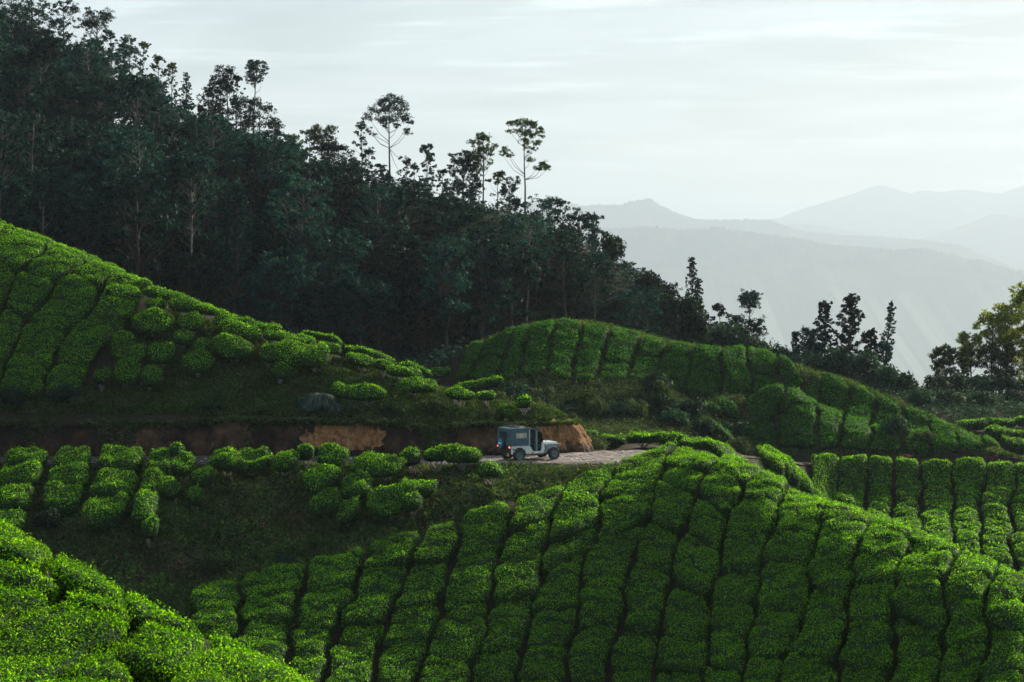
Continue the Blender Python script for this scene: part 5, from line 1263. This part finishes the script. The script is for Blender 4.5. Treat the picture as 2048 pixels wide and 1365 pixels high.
def poly_ext(name, prof, y0, y1, mat, parent, bevel=0.012):
    """any side outline as a bevelled solid"""
    bm = bmesh.new()
    vs_ = [bm.verts.new((x, y0, z)) for x, z in prof]; f = bm.faces.new(vs_)
    r = bmesh.ops.extrude_face_region(bm, geom=[f])
    bmesh.ops.translate(bm, vec=(0, y1 - y0, 0), verts=[v for v in r["geom"] if isinstance(v, bmesh.types.BMVert)])
    bmesh.ops.recalc_face_normals(bm, faces=bm.faces)
    if bevel: bmesh.ops.bevel(bm, geom=list(bm.edges), offset=bevel, segments=2, affect='EDGES', clamp_overlap=True)
    me = bpy.data.meshes.new(name); bm.to_mesh(me); bm.free(); me.materials.append(mat)
    return ob(name, me, parent)

def bevel_box(name, c, d, mat, parent, bev=.02, top=None):
    bm = bmesh.new(); bmesh.ops.create_cube(bm, size=1.0)
    for v in bm.verts:
        k = (1 if not (top and v.co.z > 0) else top)
        v.co = (v.co.x * d[0] * k, v.co.y * d[1] * k, v.co.z * d[2])
    if bev: bmesh.ops.bevel(bm, geom=list(bm.edges), offset=bev, segments=2, affect='EDGES', clamp_overlap=True)
    me = bpy.data.meshes.new(name); bm.to_mesh(me); bm.free(); me.materials.append(mat)
    return ob(name, me, parent, c)

def lathe(name, prof, mats, parent, loc, axis='Y', n=28, midx=None):
    p = np.array(prof, float); k = len(p); th = np.arange(n) * 2 * pi / n
    V = np.stack([p[:, 1][:, None] * np.cos(th), np.broadcast_to(p[:, 0][:, None], (k, n)), p[:, 1][:, None] * np.sin(th)], -1)
    if axis == 'X': V = V[..., [1, 0, 2]]
    i, j = np.meshgrid(np.arange(k - 1), np.arange(n), indexing='ij'); j2 = (j + 1) % n
    q = np.stack([i * n + j, i * n + j2, (i + 1) * n + j2, (i + 1) * n + j], -1).reshape(-1, 4)
    return ob(name, np_mesh(name, V.reshape(-1, 3), q, None, mats, smooth=False), parent, loc)

JD = 99.6; JX = (1048 - 1024) / F * JD
jeep = empty("off_road_car", (JX - .62, JD - .60, -10.22), R(30))
prop(jeep, "pale grey open-sided off-road car with dark blue canvas top on the dirt road", "car")
arch = [(0.44 * cos(a), 0.34 + 0.44 * sin(a)) for a in np.linspace(R(172), R(8), 12)]
side = [(-.54, .43)] + [(x, max(z, .40)) for x, z in arch] + [(.60, .39), (1.62, .39), (1.66, .62), (1.62, 1.0), (1.46, 1.0), (1.44, .60), (1.36, .53), (.98, .53), (.86, .58), (.76, .74), (.66, .86), (-.54, .88)]
body = poly_ext("body", side, -.72, -.68, J["white"], jeep); 
poly_ext("body_panel", side, .68, .72, J["white"], jeep)
bevel_box("floor_pan", (.55, 0, .42), (2.15, 1.34, .06), J["dark"], jeep, .01)
bevel_box("tailgate", (-.53, 0, .66), (.05, 1.36, .44), J["dark"], jeep)
# bonnet, grille, front wings
hood = bmesh.new(); bmesh.ops.create_cube(hood, size=1.0)
for v in hood.verts:
    f = v.co.x > 0; t = v.co.z > 0
    v.co = (2.60 if f else 1.60, v.co.y * (1.02 if f else 1.34) * (.94 if t else 1), (.98 if f else 1.03) if t else .60)
bmesh.ops.bevel(hood, geom=list(hood.edges), offset=.045, segments=3, affect='EDGES')
hm_ = bpy.data.meshes.new("bonnet"); hood.to_mesh(hm_); hood.free(); hm_.materials.append(J["white"]); bonnet = ob("bonnet", hm_, jeep)
bevel_box("bonnet_latch", (2.2, -.545, .86), (.05, .03, .09), J["dark"], jeep, .008); bevel_box("side_vent", (1.72, -.655, .80), (.07, .03, .2), J["dark"], jeep, .008)
gr = bevel_box("grille", (2.615, 0, .78), (.04, .98, .40), J["white"], jeep, .012)
for k in range(7): bevel_box("slot", (.02, (k - 3) * .075, 0), (.012, .035, .26), J["dark"], gr, 0)
for s in (-1, 1): lathe("headlight", [(0.0, .001), (0.0, .085), (.03, .095), (.05, .085), (.06, .001)], [J["lens"]], jeep, (2.63, s * .36, .83), 'X', 20)
for s in (-1, 1):
    fp = [(1.62, .42), (1.70, .40), (1.82, .62), (1.93, .80), (2.05, .84), (2.68, .83), (2.74, .78), (2.76, .80), (2.72, .885), (2.03, .90), (1.88, .86), (1.74, .66)]
    poly_ext("front_wing", fp, s * .50, s * .80, J["fender"], jeep, .008)
    bevel_box("indicator", (2.74, s * .70, .83), (.05, .08, .06), J["amber"], jeep, .01)
bevel_box("front_bumper", (2.78, 0, .52), (.09, 1.42, .12), J["dark"], jeep)
bevel_box("rear_bumper", (-.62, -.52, .45), (.10, .34, .09), J["dark"], jeep); bevel_box("rear_bumper", (-.62, .52, .45), (.10, .34, .09), J["dark"], jeep)
bevel_box("chassis", (1.05, 0, .36), (3.1, .72, .12), J["dark"], jeep, .01)
bevel_box("side_step", (1.12, -.74, .34), (.62, .13, .03), J["dark"], jeep, .008)
lathe("axle", [(-.62, .05), (.62, .05)], [J["dark"]], jeep, (0, 0, .34), 'Y', 10); lathe("axle", [(-.62, .05), (.62, .05)], [J["dark"]], jeep, (2.3, 0, .34), 'Y', 10)
# wheels
def wheel(x, y, s):
    t = lathe("wheel", [(-.085, .20), (-.10, .26), (-.095, .325), (-.07, .345), (.07, .345), (.095, .325), (.10, .26), (.085, .20)], [J["tyre"]], jeep, (x, y, .345), 'Y', 36)
    lathe("rim", [(s * .055, .001), (s * .075, .045), (s * .075, .07), (s * .045, .075), (s * .03, .12), (s * .06, .16), (s * .088, .19), (s * .088, .212), (-s * .085, .20)], [J["rim"]], t, (0, 0, 0), 'Y', 28)
    g = Geo()
    for k in range(36):
        a = k * pi / 18
        for q in (-1, 1):
            c_, s_ = cos(a + q * .04), sin(a + q * .04)
            g.box((c_ * .347, q * .05, s_ * .347), (.02, .065, .030), 0, [[c_, 0, -s_], [0, 1, 0], [s_, 0, c_]])
    tr = g.build("tread", [J["tyre"]], t); tr["kind"] = "stuff"
for (x, y, s) in ((0, -.66, -1), (0, .66, 1), (2.3, -.66, -1), (2.3, .66, 1)): wheel(x, y, s)
# canvas top
rp_ = [(-.60, 1.80), (-.56, 1.86), (.55, 1.865), (.95, 1.82), (1.30, 1.71), (1.52, 1.57), (1.50, 1.52), (1.26, 1.64), (.93, 1.745), (.55, 1.79), (-.60, 1.75)]
roof = poly_ext("canvas_roof", rp_, -.74, .74, J["canvas"], jeep, .02)
for x in (-.05, .55): bevel_box("roof_seam", (x, 0, .0), (.025, 1.46, .012), J["dark"], roof, 0).location = (x, 0, 1.872)
for s in (-1, 1):
    poly_ext("canvas_side", [(-.57, .88), (.60, .87), (.62, 1.80), (-.57, 1.80)], s * .70, s * .735, J["canvas"], jeep, .01)
rear = poly_ext("canvas_rear", [(-.60, .86), (-.565, .86), (-.565, 1.80), (-.60, 1.80)], -.73, .73, J["canvas"], jeep, .006)
bevel_box("rear_window", (-.603, .05, 1.45), (.014, .86, .42), J["glass"], jeep, .004)
bn = bevel_box("side_banner", (.12, -.741, 1.45), (.66, .014, .29), J["banner"], jeep, .003)
bevel_box("print", (-.02, -.009, .02), (.24, .006, .13), J["lime"], bn, 0)
for k, (dx, dz, w) in enumerate([(-.2, .10, .14), (.18, .09, .2), (.2, .0, .18), (.17, -.08, .2), (-.22, -.09, .12), (-.24, 0, .1)]): bevel_box("lettering", (dx, -.009, dz), (w, .005, .022), J["red"] if False else J["dark"], bn, 0)
rack = Geo()
for y in (-.5, 0, .5): rack.box((0, y, 0), (.9, .03, .03))
for x in (-.42, -.14, .14, .42): rack.box((x, 0, .031), (.03, 1.1, .03))
for x in (-.42, .42):
    for y in (-.5, .5): rack.box((x, y, -.035), (.03, .028, .045))
rk = rack.build("roof_rack", [J["dark"]], jeep, (.0, 0, 1.925)); rk["kind"] = "stuff"
# pillars, windscreen, mirror
for s in (-1, 1):
    poly_ext("door_pillar", [(.62, .84), (.68, .84), (.69, 1.79), (.62, 1.80)], s * .69, s * .735, J["pale"], jeep, .006)
    poly_ext("middle_pillar", [(1.00, .53), (1.09, .53), (1.10, 1.74), (1.00, 1.76)], s * .68, s * .725, J["canvas"], jeep, .006)
    poly_ext("door_post", [(1.12, .55), (1.155, .55), (1.155, 1.70), (1.12, 1.71)], s * .69, s * .73, J["pale"], jeep, .004)
ws = poly_ext("windscreen", [(1.535, 1.0), (1.57, 1.0), (1.51, 1.58), (1.475, 1.58)], -.68, .68, J["dark"], jeep, .006)
poly_ext("pane", [(1.572, 1.08), (1.578, 1.08), (1.528, 1.53), (1.522, 1.53)], -.60, .60, J["glass"], ws, 0)
mir = lathe("mirror", [(-.02, .001), (-.015, .06), (0, .075), (.012, .06), (.015, .001)], [J["chrome"]], jeep, (1.63, -.86, 1.16), 'X', 18)
Gm = Geo(); Gm.tube([(0, 0, 0), (-.06, .1, -.03), (-.09, .17, -.06)], .012, 6); Gm.build("mirror_arm", [J["dark"]], mir)
# rear fittings
sp = lathe("spare_wheel", [(.09, .001), (.09, .20), (.07, .335), (-.07, .345), (-.10, .30), (-.105, .001)], [J["tyre"]], jeep, (-.68, .12, 1.0), 'X', 30)
cv = lathe("wheel_cover", [(-.0, .27), (-.012, .265), (-.022, .20), (-.026, .001)], [J["blue"]], sp, (-.104, 0, 0), 'X', 30)
bevel_box("emblem", (-.135, 0, .01), (.012, .30, .10), J["logo"], sp, .003)
for s in (-1, 1): 
    tl = bevel_box("tail_light", (-.585, s * .655, .80), (.07, .10, .15), J["dark"], jeep, .01)
    lathe("lens", [(-.05, .001), (-.045, .04), (-.03, .048), (0, .048)], [J["red"]], tl, (-.005, 0, 0.015), 'X', 16)
bevel_box("number_plate", (-.66, -.56, .40), (.02, .24, .17), J["yellow"], jeep, .006)
bevel_box("rear_reflector", (-.30, -.728, .55), (.07, .014, .05), J["yellow"], jeep, .003)
for (x, z, w, h, m) in ((.86, .46, .15, .10, "amber"), (.62, .435, .12, .035, "amber"), (1.36, .46, .09, .05, "green"), (1.60, .43, .07, .05, "yellow")):
    bevel_box("sticker", (x, -.728, z), (w, .012, h), J[m], jeep, .003)
fz = lathe("fuel_cap", [(-.012, .001), (-.012, .05), (.02, .055)], [J["dark"]], jeep, (-.38, -.722, .70), 'Y', 14)
# seats and steering wheel
for y in (-.36, .36):
    bevel_box("seat", (1.02, y, .68), (.46, .46, .14), J["seat"], jeep, .03); b_ = bevel_box("seat_back", (.80, y, .98), (.12, .46, .52), J["seat"], jeep, .04)
bevel_box("rear_bench", (.02, .46, .74), (.95, .34, .12), J["seat"], jeep, .03); bevel_box("rear_bench", (.02, -.46, .74), (.95, .34, .12), J["seat"], jeep, .03)
g = Geo(); th = np.linspace(0, 2 * pi, 22); g.tube(np.stack([.06 * np.sin(th), .17 * np.cos(th), .16 * np.sin(th)], -1), .014, 6, cap=False); g.tube([(0, 0, 0), (.22, 0, -.14)], .016, 6)
for a in (0.5, 2.6, 4.7): g.tube([(0, 0, 0), (.06 * sin(a), .17 * cos(a), .16 * sin(a))], .01, 5)
g.build("steering_wheel", [J["dark"]], jeep, (1.36, -.36, 1.04))
bevel_box("dashboard", (1.48, 0, .94), (.1, 1.3, .14), J["dark"], jeep, .02)
# the driver, seated on the near seat with both hands on the wheel
PM_ = dict(skin=simple("brown_skin", (0.20, 0.11, 0.07), 0.6), shirt=simple("dark_shirt", (0.03, 0.06, 0.09), 0.8), hair=simple("black_hair", (0.008, 0.007, 0.007), 0.6), cloth=simple("dark_trousers", (0.02, 0.022, 0.03), 0.85))
def person():
    root = empty("person", (0, 0, 0)); prop(root, "person in dark clothes driving the off-road car, hands on the steering wheel", "person")
    root.matrix_world = jeep.matrix_basis
    root.location = jeep.location; root.rotation_euler = jeep.rotation_euler
    y0 = -.36
    v = [((.93, y0, .80), .13), ((.92, y0, 1.0), .135), ((.92, y0, 1.20), .145), ((.93, y0, 1.31), .09), ((.95, y0, 1.37), .05), ((.97, y0, 1.45), .085), ((.985, y0, 1.54), .075)]
    e = [(0, 1), (1, 2), (2, 3), (3, 4), (4, 5), (5, 6)]
    def chain(start, pts):
        last = start
        for p, r in pts: v.append((p, r)); e.append((last, len(v) - 1)); last = len(v) - 1
        return last
    for s in (-1, 1):
        chain(3, [((.93, y0 + s * .18, 1.27), .062), ((1.02, y0 + s * .23, 1.08), .046), ((1.19, y0 + s * .20, 1.03), .038), ((1.31, y0 + s * .155, 1.09), .028), ((1.37, y0 + s * .145, 1.12), .030)])
        chain(0, [((1.05, y0 + s * .10, .81), .095), ((1.32, y0 + s * .13, .84), .065), ((1.42, y0 + s * .13, .62), .052), ((1.46, y0 + s * .13, .50), .04), ((1.56, y0 + s * .13, .475), .035)])
    me = bpy.data.meshes.new("body"); me.from_pydata([p for p, r in v], e, []); me.update()
    b = bpy.data.objects.new("body", me); link(b, root)
    b.modifiers.new("skin", 'SKIN').use_smooth_shade = True; b.modifiers.new("sub", 'SUBSURF').levels = 1; b.modifiers["sub"].render_levels = 1
    for k, (p, r) in enumerate(v): me.skin_vertices[0].data[k].radius = (r, r)
    me.skin_vertices[0].data[0].use_root = True
    m, n, l, bs = nt_mat("driver_clothes_and_skin")
    tc = n.new("ShaderNodeTexCoord"); sx = n.new("ShaderNodeSeparateXYZ"); l.new(tc.outputs["Object"], sx.inputs[0])
    up = n.new("ShaderNodeMath"); up.operation = 'GREATER_THAN'; up.inputs[1].default_value = 1.345; l.new(sx.outputs[2], up.inputs[0])
    fw = n.new("ShaderNodeMath"); fw.operation = 'GREATER_THAN'; fw.inputs[1].default_value = 1.12; l.new(sx.outputs[0], fw.inputs[0])
    hi = n.new("ShaderNodeMath"); hi.operation = 'GREATER_THAN'; hi.inputs[1].default_value = .97; l.new(sx.outputs[2], hi.inputs[0])
    an = n.new("ShaderNodeMath"); an.operation = 'MULTIPLY'; l.new(fw.outputs[0], an.inputs[0]); l.new(hi.outputs[0], an.inputs[1])
    mx = n.new("ShaderNodeMath"); mx.operation = 'MAXIMUM'; l.new(up.outputs[0], mx.inputs[0]); l.new(an.outputs[0], mx.inputs[1])
    mix = n.new("ShaderNodeMix"); mix.data_type = 'RGBA'; l.new(mx.outputs[0], mix.inputs[0]); mix.inputs[6].default_value = (0.03, 0.06, 0.09, 1); mix.inputs[7].default_value = (0.20, 0.11, 0.07, 1)
    l.new(mix.outputs[2], bs.inputs["Base Color"]); bs.inputs["Roughness"].default_value = .7
    me.materials.append(m)
    bm = bmesh.new(); bmesh.ops.create_uvsphere(bm, u_segments=18, v_segments=12, radius=1)
    for q in bm.verts: q.co = (q.co.x * .105 - (.012), q.co.y * .09, q.co.z * .10 + .01)
    bmesh.ops.delete(bm, geom=[q for q in bm.verts if q.co.z < -.02 and q.co.x > -.02], context='VERTS')
    hmh = bpy.data.meshes.new("hair"); bm.to_mesh(hmh); bm.free(); hmh.materials.append(PM_["hair"]); ob("hair", hmh, root, (.975, y0, 1.535))
    fc = Geo(); fc.tube([(.11, 0, .02), (.125, 0, -.015), (.10, 0, -.03)], [.012, .018, .014], 6)
    fc.build("nose", [PM_["skin"]], root, (.965, y0, 1.49))
    for s in (-1, 1):
        bm = bmesh.new(); bmesh.ops.create_uvsphere(bm, u_segments=8, v_segments=6, radius=.012); q = bpy.data.meshes.new("eye"); bm.to_mesh(q); bm.free(); q.materials.append(PM_["hair"]); ob("eye", q, root, (1.058, y0 + s * .033, 1.515))
    for s in (-1, 1):
        for f in range(4):
            gg = Geo(); c = np.array([1.375, y0 + s * (.165 - f * .004), 1.145 - f * .021])
            gg.tube([c + np.array([-.02, 0, 0]), c + np.array([.02, s * .006, .004]), c + np.array([.03, -s * .022, .0]), c + np.array([.005, -s * .03, 0])], [.010, .010, .009, .007], 6)
            gg.build("finger", [PM_["skin"]], root)
        gg = Geo(); c = np.array([1.36, y0 + s * .15, 1.125]); gg.tube([c, c + np.array([.01, -s * .03, .03]), c + np.array([.03, -s * .045, .035])], [.012, .011, .008], 6); gg.build("thumb", [PM_["skin"]], root)
person()
_t = 0; _seen = set()
for _o in scene.objects:
    if _o.type == 'MESH' and _o.data.name not in _seen:
        _seen.add(_o.data.name); _t += len(_o.data.loops) - 2 * len(_o.data.polygons)
print("TRIANGLES", _t, "tea leaves", LEAVES[0])
